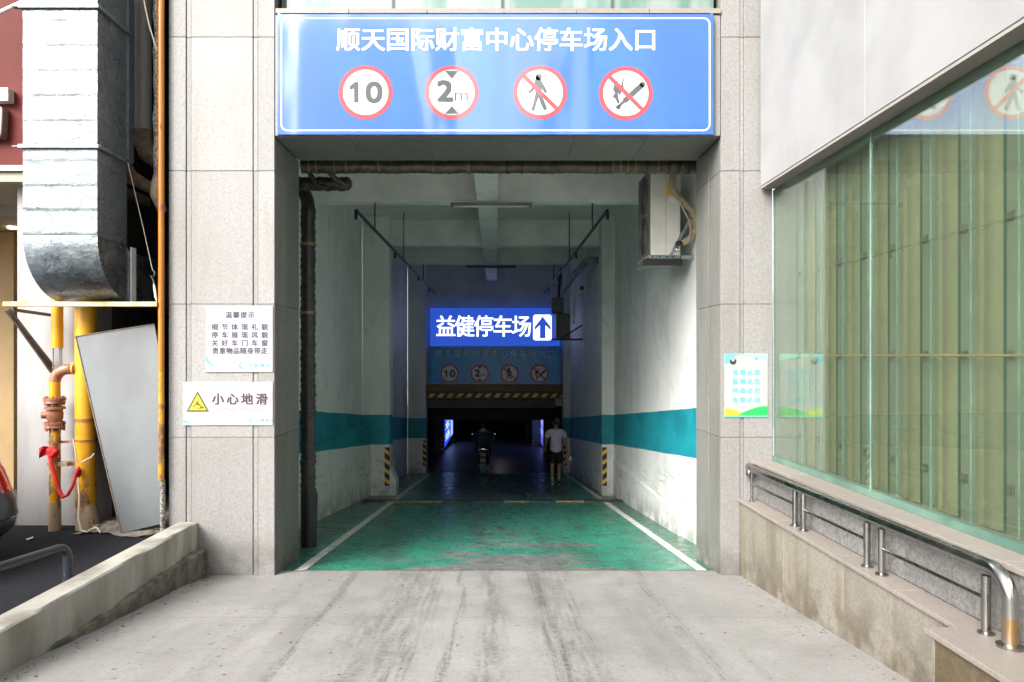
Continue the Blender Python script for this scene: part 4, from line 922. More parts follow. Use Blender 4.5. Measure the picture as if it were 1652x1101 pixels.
def duct_side(name, n=24):
    m = MB(); vs = []; fs = []; ri = YC - DB
    for i in range(n + 1):
        a = R(90 * i / n); oy, oz = YC - RO * math.cos(a), ZC - RO * math.sin(a); iy, iz = YC - ri * math.cos(a), ZC - ri * math.sin(a)
        vs += [(DX0, oy, oz), (DX1, oy, oz), (DX1, iy, iz), (DX0, iy, iz)]
    for i in range(n):
        for k in range(4): fs.append((i * 4 + k, i * 4 + (k + 1) % 4, (i + 1) * 4 + (k + 1) % 4, (i + 1) * 4 + k))
    return m.add(vs, fs)
duct_side('elbow').build('elbow', 'galvanised_new', du, smooth=True)
box('duct_section', 'galvanised_new', du, DX0, DX1, YC + .001, 9.4, ZC - RO, ZC - (YC - DB))
for zf in (3.60, 4.95):
    m = MB(); e = .03
    m.box(DX0 - e, DX1 + e, DF - e - .004, DF - .011, zf - .018, zf + .018); m.box(DX1 + .012, DX1 + e + .005, DF - .01, DB + .03, zf - .018, zf + .018); m.box(DX0 - e, DX0 - .001, DF - .01, DB + .03, zf - .018, zf + .018)
    m.box(DX0 - .09, DX0 - e - .001, DF - .03, DF + .03, zf - .006, zf + .004)
    m.build('flange', 'zinc_angle', du, bev=.003)
m = MB(); m.box(DX1 + .002, DX1 + .022, YC - .015, YC + .075, ZC - RO - .01, ZC - .02); m.build('joint_strip', 'white_metal', du, bev=.003)
box('rear_seam', 'galvanised', du, DX1 - .01, DX1 + .02, DB + .001, DB + .10, 3.62, 6.4)
m = MB()
for zz in (2.78, 2.70): m.ball((DX1 + .006, 7.0, zz), .008, 8, 5)
m.build('rivet', 'zinc_angle', du)

sh = thing('duct_bracket', 'painted angle iron shelf with a diagonal brace under the duct', 'bracket', (-4.3, 7.05, 2.07))
box('shelf_bar', 'shelf_iron', sh, PX(6, 7.0), -3.47, 6.98, 7.04, 2.085, 2.135, bev=.004)
MB().bar(P(12, 500, 7.0), P(84, 592, 7.42), .055, .02, (0, 1, 0)).build('brace', 'brace_iron', sh)
MB().bar(P(14, 502, 7.02), P(84, 600, 7.43), .02, .055, (0, 1, 0)).build('brace', 'brace_iron', sh)
MB().bar(P(20, 500, 7.06), P(84, 509, 7.44), .05, .03).build('rear_bar', 'brace_iron', sh)

# ================================================================== PIPES OUTSIDE
def tube(name, mat, parent, path, r, seg=16, **k): return MB().tube(path, r, seg).build(name, mat, parent, smooth=True, **k)
TPX = -4.405
g1_ = thing('gas_pipe', 'thick yellow pipe with a rusted foot rising behind the grey board', 'pipe', (TPX, 7.33, -.27))
tube('pipe', 'yellow_pipe', g1_, [(TPX, 7.33, PZ(676, 7.3)), (TPX, 7.33, 6.4)], .103, 24)
tube('pipe', 'yellow_pipe_rusted', g1_, [(TPX, 7.33, PZ(818, 7.3)), (TPX, 7.33, PZ(676, 7.3) - .002)], .101, 24)
tube('pipe_foot', 'bare_pipe', g1_, [(TPX + .02, 7.33, -.3), (TPX + .02, 7.33, PZ(835, 7.3)), (TPX, 7.33, PZ(817, 7.3))], [.115, .112, .104], 24)
tube('coupling', 'rusty_iron', g1_, [(TPX, 7.33, PZ(680, 7.3)), (TPX, 7.33, PZ(675, 7.3))], .108, 24)
tube('clamp', 'rusty_iron', g1_, [(TPX, 7.33, PZ(712, 7.3)), (TPX, 7.33, PZ(709, 7.3))], .1075, 24)
b2 = tag(MB().tube([(PX(160, 7.6), 7.6, -.3), (PX(160, 7.6), 7.6, 2.0)], .055, 14).build('downpipe', 'bare_pipe', None, smooth=True), 'brown pipe in shadow just right of the thick yellow pipe', 'pipe')
TX, TY = PX(88.5, 7.25), 7.25
v1 = thing('valve_pipe', 'thin rusty yellow pipe with bolted flanges and an elbow into the thick pipe', 'pipe', (TX, TY, -.27))
tube('pipe', 'bare_pipe', v1, [(TX, TY, -.3), (TX, TY, PZ(810, TY))], .060, 16)
tube('pipe', 'yellow_pipe_rusted', v1, [(TX, TY, PZ(810, TY)), (TX, TY, PZ(694, TY))], .055, 16)
tube('pipe', 'yellow_pipe', v1, [(TX, TY, PZ(642, TY)), (TX, TY, PZ(616, TY))], .054, 16)
R_ = .14; zt = PZ(616, TY)
path = [(TX, TY, zt)] + [(TX + R_ * (1 - math.cos(R(a))), TY + .01 * a / 90, zt + R_ * math.sin(R(a)) * .95) for a in range(10, 91, 10)] + [(TPX - .09, TY + .04, zt + R_ * .95)]
tube('elbow', 'rusty_iron', v1, path, .056, 16)
tube('collar', 'yellow_pipe', v1, [(TPX - .12, TY + .03, zt + R_ * .95), (TPX - .085, TY + .03, zt + R_ * .95)], .060, 16)
prof = [(642, .058), (642.2, .105), (646, .105), (646.2, .098), (647, .098), (650.5, .103), (650.7, .065), (655, .062), (657, .10), (660.5, .10), (661, .075), (668, .080), (675, .078), (681, .062), (681.2, .10), (685, .10), (685.2, .094), (686, .094), (690, .10), (690.2, .062), (695, .058)]
tube('valve_body', 'rusty_iron', v1, [(TX, TY, PZ(py, TY)) for py, r in prof], [r for py, r in prof], 20)
m = MB()
for zz in (645.5, 686):
    for k in range(8): a = R(k * 45 + 20); m.tube([(TX + .085 * math.cos(a), TY + .085 * math.sin(a), PZ(zz + 9, TY)), (TX + .085 * math.cos(a), TY + .085 * math.sin(a), PZ(zz - 6, TY))], .011, 6)
m.build('bolt', 'rusty_iron', v1)
tube('side_stub', 'rusty_iron', v1, [(TX, TY, PZ(668, TY)), (TX - .11, TY - .05, PZ(670, TY))], [.05, .035], 12)
for py in (712, 748): box('wall_bracket', 'bare_pipe', v1, TX - .10, TX + .20, TY + .03, TY + .06, PZ(py + 4, TY), PZ(py, TY)); 
box('clamp_block', 'bare_pipe', v1, TX + .055, TX + .16, TY - .05, TY + .03, PZ(752, TY), PZ(745, TY), bev=.004)
v2 = thing('stub_pipe', 'short clean yellow pipe hanging from the duct bracket beside the white wall', 'pipe', (TX, TY + .04, 1.6))
tube('pipe', 'yellow_pipe', v2, [(TX, TY + .04, PZ(562, TY)), (TX, TY + .04, 4)], .057, 16)
for dx in (-.05, .02, .04): tube('rod', 'zinc_angle', v2, [(TX + dx, TY + .05, PZ(600, TY)), (TX + dx, TY + .05, PZ(562, TY))], .006, 6)
OX = -3.447
op = thing('orange_pipe', 'slim orange painted pipe running up the edge of the left granite pillar', 'pipe', (OX, 7.03, 0))
tube('pipe', 'orange_pipe', op, [(OX, 7.03, PZ(600, 7.03)), (OX, 7.03, 6.4)], .030, 14)
tube('pipe', 'yellow_pipe_rusted', op, [(OX, 7.03, PZ(775, 7.03)), (OX, 7.03, PZ(600, 7.03))], .029, 14)
for py in (334, 655): tube('coupling', 'rusty_iron', op, [(OX, 7.03, PZ(py + 4, 7.03)), (OX, 7.03, PZ(py - 3, 7.03))], .034, 14)
tag(MB().tube([(OX + .005, 7.05, -.3), (OX + .005, 7.05, PZ(776, 7.03))], .026, 12).build('pipe_stub', 'speckled_wrap', None, smooth=True), 'dark wrapped pipe foot below the orange pipe', 'pipe')
iw = thing('wrapped_pipe', 'speckled insulated pipe bulging beside the orange pipe in the recess', 'pipe', (PX(256, 7.25), 7.25, 3))
rs = [.050 + .006 * math.sin(i * 1.7) for i in range(30)]
tube('pipe', 'speckled_wrap', iw, [(PX(256, 7.25) + .005 * math.sin(i), 7.25, 6.4 - i * .10) for i in range(30)], rs, 12)
tube('pipe_end', 'brown_wrap', iw, [(PX(256, 7.25), 7.25, 3.5), (PX(255, 7.25), 7.25, 3.4), (PX(254, 7.25), 7.22, 3.28), (PX(259, 7.25), 7.3, 3.12)], [.05, .07, .06, .045], 12)
gp = thing('grey_drain_pipe', 'grey drain pipe with a brown wrapped bend high in the recess', 'pipe', (PX(230, 7.8), 7.8, 3))
gx_ = PX(231, 7.8)
tube('pipe', 'grey_pvc', gp, [(gx_, 7.8, PZ(212, 7.8)), (gx_, 7.8, 6.4)], .092, 20)
tube('pipe_bend', 'brown_wrap', gp, [(gx_, 7.8, PZ(211, 7.8)), (gx_ + .005, 7.8, PZ(232, 7.8)), (gx_ + .05, 7.8, PZ(248, 7.8)), (gx_ + .17, 7.85, PZ(262, 7.8))], [.098, .10, .105, .09], 18)
tube('pipe_branch', 'brown_wrap', gp, [(PX(196, 7.75), 7.75, PZ(262, 7.75)), (PX(210, 7.75), 7.75, PZ(285, 7.75)), (PX(232, 7.75), 7.75, PZ(298, 7.75)), (PX(256, 7.75), 7.8, PZ(310, 7.75))], [.10, .085, .07, .06], 16)
tag(MB().tube([P(231, -5, 7.0), P(240, 38, 7.0), P(253, 82, 7.05)], .007, 6).build('cable', 'white_cord', None, smooth=True), 'slack white cable crossing the top of the dark recess', 'cable')
ca = thing('stay_wire', 'thin stay wire with a turnbuckle hooked to the duct shelf', 'wire', (PX(250, 7.0), 7.0, 2.14))
tube('wire', 'white_cord', ca, [P(206, 262, 7.05), P(232, 372, 7.03), P(246, 436, 7.01)], .004, 6)
tube('hook', 'zinc_angle', ca, [P(246, 436, 7.01), P(250, 440, 7.01), P(248, 446, 7.01), P(243, 445, 7.01), P(247, 452, 7.01), P(249, 460, 7.01)], .006, 6)
tube('turnbuckle', 'white_metal', ca, [P(248, 458, 7.01), P(249, 464, 7.01), P(251, 478, 7.01), P(253, 487, 7.01)], [.006, .013, .013, .005], 8)

# leaning board
bd = thing('leaning_board', 'large pale grey board leaning at a tilt against the pipes', 'board', (-3.9, 7.1, -.27))
bl_, tl_, br_ = P(196, 861, 7.09), P(122, 543, 7.18), P(262.5, 845, 7.11)
bn = (tl_ - bl_).cross(br_ - bl_)
def onboard(px_, py_): d_ = P(px_, py_, 1.0) - Vector((0, 0, EYE)); t_ = (bl_ - Vector((0, 0, EYE))).dot(bn) / d_.dot(bn); return Vector((0, 0, EYE)) + d_ * t_
A = [bl_, br_, onboard(262.5, 600), onboard(249, 523), tl_]
m = MB(); th = Vector((0, .018, 0)); n = 5
m.add(A + [a + th for a in A], [(0, 1, 2, 4), (2, 3, 4), (9, 7, 6, 5), (9, 8, 7)] + [(i, i + 5, (i + 1) % 5 + 5, (i + 1) % 5) for i in range(5)]); m.build('board', 'sheet_board', bd, bev=.002)
m = MB(); m.bar(A[4] + Vector((.0, -.004, .0)), A[3] + Vector((0, -.004, 0)), .012, .008); m.bar(A[4] + Vector((0, -.004, 0)), A[0] + Vector((0, -.004, 0)), .010, .008, (0, 1, 0)); m.build('edge_trim', 'board_edge', bd)
# red cloth and cord
rc = thing('red_rag', 'bright red rag knotted round the thin pipe and looped across to the thick pipe', 'rag', (TX, 7.15, .2))
tube('sash', 'red_cloth', rc, [P(80, 727, 7.15), P(84, 752, 7.15), P(90, 775, 7.15), P(97, 796, 7.15), P(102, 802, 7.15), P(109, 799, 7.15), P(117, 785, 7.15), P(122, 768, 7.15), P(126, 757, 7.16)], [.030, .020, .018, .022, .022, .018, .015, .016, .022], 10)
m = MB(); m.grid(lambda u, v: P(63 + 33 * u, 723 + 17 * v * (1 - .3 * u) - 3 * math.sin(u * 5), 7.13 - .02 * math.sin(u * 9 + v * 3)), 12, 8); m.build('knot_flap', 'red_cloth', rc, smooth=True)
MB().ball(P(84, 728, 7.16), (.055, .05, .05)).build('knot', 'red_cloth', rc, smooth=True)
MB().ball(P(127, 762, 7.19), (.025, .03, .06)).build('knot', 'red_cloth', rc, smooth=True)
cd = thing('white_cord', 'off white cord looped round the thick yellow pipe and trailing to the ground', 'cord', (TPX, 7.18, .2))
tube('loop', 'white_cord', cd, [P(118, 708, 7.16), P(122, 730, 7.16), P(125, 751, 7.18), P(135, 744, 7.18), P(147, 738, 7.2), P(152, 732, 7.24)], .007, 8)
tube('tail', 'white_cord', cd, [P(126, 770, 7.16), P(128, 800, 7.14), P(127, 835, 7.14), P(131, 856, 7.12), P(140, 859, 7.1), P(150, 853, 7.1), P(157, 852, 7.1), P(162, 860, 7.08)], [.006, .01, .014, .014, .012, .012, .014, .008], 8)
MB().poly([(PX(46, 6.9), 6.86), (PX(51, 6.9), 6.83), (PX(55, 6.9), 6.88), (PX(50, 6.9), 6.94)], lambda a, b: Vector((a, b, -.262 + .006 * (b > 6.87)))).build('scrap_paper', 'litter_paper'); tag(bpy.data.objects['scrap_paper'], 'small white scrap of paper lying on the asphalt', 'litter')

# ================================================================== CAR (rear corner in view)
car = thing('parked_car', 'dark grey car with red tail lamp showing only its rear corner at the left edge', 'car', (-6.6, 5.7, -.27))
GZ = -.272; CYM = 5.72; XR_ = -4.30    # rearmost point, centre line
def carsec(x, zlo, zhi, hw, n=20, p=3.2):
    zc, hz = (zlo + zhi) / 2, (zhi - zlo) / 2; o = []
    for i in range(n):
        a = 2 * math.pi * i / n; cs, sn = math.cos(a), math.sin(a)
        o.append(Vector((x, CYM + hw * abs(cs) ** (2 / p) * (1 if cs > 0 else -1), zc + hz * abs(sn) ** (2 / p) * (1 if sn > 0 else -1))))
    return o
def loft(secs):
    m = MB(); n = len(secs[0])
    for s_ in secs: m.v += [tuple(q) for q in s_]
    for i in range(len(secs) - 1):
        for k in range(n): m.f.append((i * n + k, i * n + (k + 1) % n, (i + 1) * n + (k + 1) % n, (i + 1) * n + k))
    m.f.append(tuple(range(n))); m.f.append(tuple((len(secs) - 1) * n + k for k in range(n)))[0:0] if False else m.f.append(tuple((len(secs) - 1) * n + k for k in range(n)))
    return m
# tail: rounded both in plan and in side view; sections by height so the bumper bulges
def tailx(z):   # outline of the tail against height above ground
    prof = [(.18, -.16), (.30, -.03), (.42, 0), (.55, -.02), (.62, -.06), (.80, -.13), (.95, -.20), (1.02, -.30)]
    for (a, xa), (b, xb) in zip(prof, prof[1:]):
        if a <= z <= b: return xa + (xb - xa) * (z - a) / (b - a)
    return prof[0][1] if z < .18 else prof[-1][1]
m = MB(); hs_ = [.18, .24, .30, .36, .42, .48, .55, .62, .70, .80, .90, .97, 1.02]; NP = 44
vs = []
for h in hs_:
    tuck = .90 if h < .25 else (1 if h < .8 else 1 - (h - .8) * .35); hw = .88 * tuck
    for k in range(NP):
        a = 2 * math.pi * k / NP; cs, sn = math.cos(a), math.sin(a)
        L2 = 2.2; xc = XR_ - 2.2
        xx = xc + (L2 + (tailx(h) if cs > 0 else tailx(h) * 1.6)) * abs(cs) ** .42 * (1 if cs > 0 else -1)
        vs.append((xx, CYM + hw * abs(sn) ** .55 * (1 if sn > 0 else -1), GZ + h))
m.v = vs
for i in range(len(hs_) - 1):
    for k in range(NP): m.f.append((i * NP + k, i * NP + (k + 1) % NP, (i + 1) * NP + (k + 1) % NP, (i + 1) * NP + k))
m.f.append(tuple(range(NP))[::-1]); m.f.append(tuple((len(hs_) - 1) * NP + k for k in range(NP)))
m.build('body', 'car_grey', car, smooth=True)
loft([carsec(x, GZ + .95, GZ + h, w, p=3.5) for x, h, w in ((-8.0, .99, .70), (-7.3, 1.25, .66), (-6.9, 1.43, .62), (-6.0, 1.47, .60), (-5.4, 1.40, .60), (-5.0, 1.15, .64), (-4.85, 1.0, .66))]).build('cabin', 'car_glass', car, smooth=True)
loft([carsec(x, GZ + h - .04, GZ + h + .02, w, p=4) for x, h, w in ((-6.9, 1.44, .55), (-6.0, 1.475, .56), (-5.4, 1.41, .55))]).build('roof', 'car_grey', car, smooth=True)
for wx in (-7.9, -5.4):
    for wy in (CYM - .74, CYM + .74):
        prof = [(-.10, .20), (-.10, .29), (-.07, .32), (.07, .32), (.10, .29), (.10, .20)]
        w_ = MB().tube([(wx, wy + a, GZ + .32) for a, r in prof], [r for a, r in prof], 24).build('wheel', 'rubber', car, smooth=True)
        MB().tube([(wx, wy - .104, GZ + .32), (wx, wy + .104, GZ + .32)], .2, 20).build('rim', 'chrome', w_, smooth=True)
def tailpatch(name, mat, parent, k0, k1, h0, h1, out, nh=6):
    m = MB(); 
    def fn(u, v):
        h = h0 + (h1 - h0) * v; a = R(k0 + (k1 - k0) * u); cs, sn = math.cos(a), math.sin(a); tuck = .90 if h < .25 else (1 if h < .8 else 1 - (h - .8) * .35)
        xx = XR_ - 2.2 + (2.2 + tailx(h)) * abs(cs) ** .42 + out * cs; return Vector((xx, CYM + (.88 * tuck) * abs(sn) ** .55 * (1 if sn > 0 else -1) + out * sn, GZ + h))
    m.grid(fn, 12, nh); return m.build(name, mat, parent, smooth=True)
tailpatch('tail_lamp', 'lamp_red', car, 8, 66, .63, .90, .012); tailpatch('tail_lamp', 'lamp_red', car, -66, -8, .63, .90, .012)
tailpatch('bumper_trim', 'chrome', car, -50, 50, .405, .417, .008, 1)
tailpatch('lower_bumper', 'car_plastic', car, -60, 60, .185, .26, .006, 2)

# ================================================================== PASSAGE FITTINGS
hp = thing('insulated_pipe', 'long bronze wrapped pipe running across under the lintel', 'pipe', (0, 8.35, 3.8))
HY = 8.30; zc = PZ(269.5, HY)
n = 230; pth = [(PX(487, HY) + (PX(1128, HY) - PX(487, HY)) * i / n, HY, zc + .004 * math.sin(i * .21)) for i in range(n + 1)]
rad = [.078 + (.006 if i % 5 == 0 else 0) + .003 * noise.noise(Vector((i * .4, 0, 0))) for i in range(n + 1)]
tube('pipe', 'bronze_wrap', hp, pth, rad, 16)
for px_ in (500, 512, 541, 560, 612, 700, 756, 818, 842, 962, 988, 1000, 1012, 1024, 1042, 1060, 1078, 1094, 1110):
    x_ = PX(px_, HY); MB().tube([(x_ - .012, HY, zc), (x_ + .012, HY, zc)], .0865, 16).build('tape_band', 'tape_wrap' if px_ % 4 < 2 or px_ < 550 else 'black_wrap', hp, smooth=True)
for px_ in (640, 860, 1050): x_ = PX(px_, HY); box('hanger', 'black_pipe', hp, x_ - .012, x_ + .012, HY - .01, HY + .01, zc + .07, 4.66)
sb = thing('wrapped_stub', 'short black wrapped pipe loop with a rounded end below the bronze pipe', 'pipe', (PX(530, 8.5), 8.5, 3.5))
HY2 = 8.42
pth = [(PX(478, HY2) + .03 * i, HY2, PZ(297, HY2) + .006 * math.sin(i * 1.3)) for i in range(22)]; r0 = [.085 + .006 * math.sin(i * 2.1) for i in range(22)]
pth += [(pth[-1][0] + .03, HY2, pth[-1][2]), (pth[-1][0] + .055, HY2, pth[-1][2])]; r0 += [.07, .03]
tube('pipe', 'black_wrap', sb, pth, r0, 16)
tube('strap', 'black_wrap', sb, [P(497, 275, 8.3), P(512, 300, 8.32), P(528, 304, 8.34)], .03, 10); tube('strap', 'bronze_wrap', sb, [P(530, 276, 8.3), P(542, 290, 8.32), P(560, 300, 8.34)], .035, 10)
vp = thing('wrapped_downpipe', 'black wrapped drain pipe standing inside the left edge of the entrance', 'pipe', (PX(496, 8.9), 8.9, G(8.9)))
VY = 8.75; vx = PX(497, VY); zb = G(VY) + .01
pth = [(PX(470, VY), VY, PZ(304, VY)), (PX(484, VY), VY, PZ(305, VY)), (PX(491, VY), VY, PZ(311, VY)), (PX(496, VY), VY, PZ(324, VY))]; r0 = [.085] * 4
z_ = PZ(335, VY); i = 0
while z_ > PZ(795, VY): pth.append((vx + .004 * math.sin(i), VY, z_)); r0.append(.088 + (.010 if i % 2 else 0) + .006 * noise.noise(Vector((i * .3, 5, 0)))); z_ -= .045; i += 1
tube('pipe', 'black_wrap', vp, pth, r0, 16)
tube('sleeve', 'black_pipe', vp, [(vx + .01, VY, zb - .05), (vx + .01, VY, zb + .05), (vx + .015, VY, PZ(800, VY)), (vx + .005, VY, PZ(790, VY))], [.098, .10, .108, .095], 16)
for py in (395, 505, 638, 664, 745): zz = PZ(py, VY); MB().tube([(vx, VY, zz - .018), (vx, VY, zz + .018)], .103, 16).build('tape_band', 'tape_wrap' if py < 600 else 'black_wrap', vp, smooth=True)

def sprinkler(lab, X, y0, y1, Z, s_):
    t_ = thing('sprinkler_pipe', lab, 'pipe', (X, (y0 + y1) / 2, Z), 'sprinkler pipes under the ceiling')
    tube('pipe', 'black_pipe', t_, [(X, y0, Z), (X, y1, Z)], .026, 10)
    tube('end_drop', 'black_pipe', t_, [(X, y0, Z), (X, y0 - .02, Z - .02), (X, y0 - .02, Z - .13)], .024, 10)
    for f in (.02, .30, .62, .86):
        yv = y0 + (y1 - y0) * f; 
        if f > .1: hd = tube('sprinkler_head', 'black_pipe', t_, [(X, yv, Z), (X, yv, Z - .10), (X, yv, Z - .13)], [.018, .018, .032], 8)
    for f in (.12, .40, .72): yv = y0 + (y1 - y0) * f; tube('hanger_rod', 'black_pipe', t_, [(X, yv, Z), (X, yv, 4.66)], .012, 6)
sprinkler('long dark sprinkler pipe under the ceiling on the left', -1.975, 9.65, 22.1, PZ(340, 9.65), -1)
sprinkler('long dark sprinkler pipe under the ceiling on the right above the wall unit', 1.575, 9.65, 22.1, PZ(340, 9.65), 1)
def tubelamp(lab, x0, x1, y, z):
    l_ = thing('tube_lamp', lab, 'lamp', ((x0 + x1) / 2, y, z), 'unlit tube lamps under the beams')
    box('housing', 'black_pipe' if y > 15 else 'ac_grey', l_, x0, x1, y - .03, y + .03, z, z + .04, bev=.004); box('cap', 'ac_dull', l_, x0, x0 + .05, y - .034, y + .034, z - .03, z + .004); box('cap', 'ac_dull', l_, x1 - .05, x1, y - .034, y + .034, z - .03, z + .004)
    tube('tube', 'ac_dull' if y > 15 else 'white_metal', l_, [(x0 + .04, y, z - .018), (x1 - .04, y, z - .018)], .014, 10)
tubelamp('unlit white tube lamp under the first ceiling beam', PX(727, 10.9), PX(858, 10.9), 10.92, PZ(331, 10.9))
tubelamp('dark tube lamp under the farther ceiling beam above the lit sign', PX(752, 18.4), PX(833, 18.4), 18.42, PZ(431, 18.4))

# air conditioner
AY0, AY1 = 8.95, 9.72; ax0, ax1 = PX(1050, AY0), PX(1098, AY0); az0, az1 = PZ(412, AY0), PZ(412, AY0) + 1.16
ac = thing('air_conditioner', 'white outdoor air conditioner unit hung on the right wall of the passage', 'air conditioner', ((ax0 + ax1) / 2, 9.3, az0))
box('casing', 'ac_white', ac, ax0, ax1, AY0, AY1, az0, az1, bev=.012)
box('side_seam', 'ac_grey', ac, PX(1074, AY0), PX(1074.5, AY0), AY0 - .003, AY0 + .004, az0 + .03, az1 - .03)
for zz in (az0 + .31, az0 + .86):
    f_ = MB().tube([(ax0 + .004, (AY0 + AY1) / 2, zz), (ax0 - .012, (AY0 + AY1) / 2, zz)], .25, 32).build('fan_recess', 'ac_fan', ac, smooth=True)
    m = MB()
    for r_ in (.08, .14, .20, .25): m.tube([(ax0 - .02, (AY0 + AY1) / 2 + r_ * math.cos(R(a)), zz + r_ * math.sin(R(a))) for a in range(0, 361, 15)], .005, 6, False)
    m.build('grille_ring', 'ac_grey', f_)
box('front_grille_frame', 'ac_grey', ac, ax0 - .008, ax0 - .001, AY0 + .03, AY1 - .03, az0 + .02, az1 - .02)
box('warning_sticker', 'sticker_yellow', ac, PX(1075, AY0), PX(1082, AY0), AY0 - .003, AY0 + .001, PZ(316, AY0), PZ(297, AY0))
box('rating_label', 'print_cream', ac, PX(1079, AY0), PX(1095, AY0), AY0 - .003, AY0 + .001, PZ(327, AY0), PZ(318, AY0))
m = MB(); m.tube([P(1086, 280, 8.9), P(1083, 293, 8.88), P(1086, 308, 8.86), P(1100, 324, 8.86), P(1117, 340, 8.9), P(1122, 356, 8.92), P(1121, 374, 8.9), P(1112, 386, 8.88), P(1101, 393, 8.88)], .040, 14); m.build('insulated_hose', 'hose', ac, smooth=True)
tube('cable', 'white_cord', ac, [P(1086, 305, 8.82), P(1100, 333, 8.82), P(1112, 358, 8.82), P(1115, 375, 8.82), P(1110, 388, 8.84)], .010, 8)
MB().ball(P(1095, 393, 8.87), (.045, .04, .035)).build('valve', 'black_pipe', ac, smooth=True); MB().ball(P(1092, 403, 8.88), (.03, .03, .03)).build('valve', 'chrome', ac, smooth=True)
ab = thing('ac_bracket', 'perforated steel bracket with diagonal stay under the white air conditioner', 'bracket', (2.3, 9.3, az0 - .05))
for yv in (AY0 + .01, AY1 - .08):
    box('arm', 'bracket_steel', ab, ax0 - .02, 2.60, yv, yv + .04, az0 - .045, az0 - .002, bev=.003)
    MB().bar((2.60, yv - .02, az0 + .58), (ax1 - .14, yv - .02, az0 - .02), .035, .03, (0, 1, 0)).build('stay', 'bracket_steel', ab)
box('tray', 'bracket_steel', ab, ax0 - .06, ax1 + .02, AY0 + .06, AY1 - .1, az0 - .10, az0 - .05); box('tray_lip', 'black_pipe', ab, ax0 - .09, ax1 + .02, AY0 + .0, AY0 + .05, az0 - .13, az0 - .048)
m = MB()
for i in range(5): m.tube([(ax0 + .03 + i * .09, AY0 + .009, az0 - .024), (ax0 + .03 + i * .09, AY0 + .004, az0 - .024)], .012, 10)
m.build('hole', 'black_pipe', ab)

# wall unit deeper inside with vent pipe
UY = 19.0
wu = thing('wall_unit', 'small dull grey fan coil box on a wall bracket beside the lit sign', 'air conditioner', (PX(908, UY), UY, PZ(548, UY)))
box('casing', 'ac_dull', wu, PX(901, UY), PX(920, UY), UY, UY + .5, PZ(546, UY), PZ(506, UY), bev=.02)
box('front_panel', 'ac_grey', wu, PX(897, UY), PX(900.5, UY), UY + .02, UY + .45, PZ(545, UY), PZ(507, UY), bev=.01)
box('upper_box', 'ac_dull', wu, PX(892, UY), PX(911, UY), UY + .3, UY + .7, PZ(505, UY), PZ(478, UY), bev=.02)
box('bracket', 'black_pipe', wu, PX(890, UY), 2.40, UY - .02, UY + .04, PZ(549.5, UY), PZ(546.5, UY)); MB().bar((PX(906, UY), UY, PZ(546, UY)), (2.40, UY, PZ(525, UY)), .04, .04, (0, 1, 0)).build('bracket_stay', 'black_pipe', wu)
tube('drop_rod', 'black_pipe', wu, [(PX(901, UY + .5), UY + .5, PZ(478, UY)), (PX(905, UY + .5), UY + .5, 4.1)], .035, 8)
dp = thing('vent_pipe', 'pale vent pipe bending down from the right wall towards the wall unit', 'pipe', (2.0, 18, 3))
tube('pipe', 'duct_white', dp, [P(964, 420, 15.75), P(950, 420, 16), P(944, 424, 16.2), P(925, 446, 17.2), P(908, 470, 18.6)], .085, 14)
ep_ = thing('elbow_pipe', 'short pale elbow pipe beside the wall unit', 'pipe', (2.1, 17.5, 2.5))
tube('pipe', 'white_metal', ep_, [P(948, 463, 17.3), P(942, 468, 17.3), P(932, 472, 17.3), P(928, 474, 17.3), P(927, 480, 17.4), P(925, 522, 17.6)], .042, 12)
MB().tube([P(936, 466, 17.25), P(941, 464, 17.25)], .05, 10).build('joint', 'black_pipe', ep_)

# ================================================================== PERSON WALKING
def hand(name, parent, base, d, side, mat='skin', curl=.4):
    """palm with four fingers and a thumb; d = direction of the fingers"""
    base = Vector(base); d = Vector(d).normalized(); s_ = Vector(side).normalized(); n_ = d.cross(s_).normalized()
    m = MB(); m.tube([base, base + d * .04, base + d * .085], [.026, .034, .032], 10)
    for i, L in enumerate((.068, .076, .071, .055)):
        o = base + d * .078 + s_ * (-.027 + .018 * i); m.tube([o, o + d * L * .45 + n_ * .004, o + d * L * .8 + n_ * L * curl * .5, o + d * L * .95 + n_ * L * curl], [.0095, .009, .008, .006], 8)
    o = base + d * .02 - s_ * .028; m.tube([o, o - s_ * .022 + d * .022 + n_ * .01, o - s_ * .028 + d * .055 + n_ * .02], [.012, .0105, .008], 8)
    return m.build(name, mat, parent, smooth=True)
def head(parent, c, r, hair_mat, face=Vector((0, 1, 0)), neckbase=None, helmet=None):
    pass
WY = 17.8; wx0, gz = PX(897, WY), G(WY)
pe = thing('person', 'man in a white T-shirt and black shorts walking away down the ramp', 'person', (wx0, WY, gz))
q = lambda a, b, c: Vector((wx0 + a, WY + b, gz + c))
nodes = {'pelvis': (q(0, 0, .93), (.11, .08)), 'waist': (q(0, 0, 1.08), (.115, .08)), 'chest': (q(0, .01, 1.28), (.145, .10)), 'upper': (q(0, .01, 1.39), (.11, .08)), 'neck': (q(.005, .02, 1.47), .052), 'nape': (q(.01, .03, 1.52), .052), 'head': (q(.015, .045, 1.60), (.082, .096)), 'crown': (q(.015, .045, 1.665), (.062, .075)),
  'hipR': (q(.10, 0, .86), .088), 'kneeR': (q(.085, .04, .48), .056), 'calfR': (q(.08, .0, .34), .053), 'ankR': (q(.07, -.02, .09), .034), 'hipL': (q(-.10, 0, .86), .088), 'kneeL': (q(-.10, .05, .50), .056), 'calfL': (q(-.105, -.08, .38), .052), 'ankL': (q(-.11, -.22, .19), .034),
  'shR': (q(.19, .0, 1.375), .056), 'elR': (q(.25, -.02, 1.10), .038), 'wrR': (q(.295, .04, .87), .025), 'shL': (q(-.19, .0, 1.375), .056), 'elL': (q(-.265, -.04, 1.12), .038), 'wrL': (q(-.275, .11, .96), .025)}
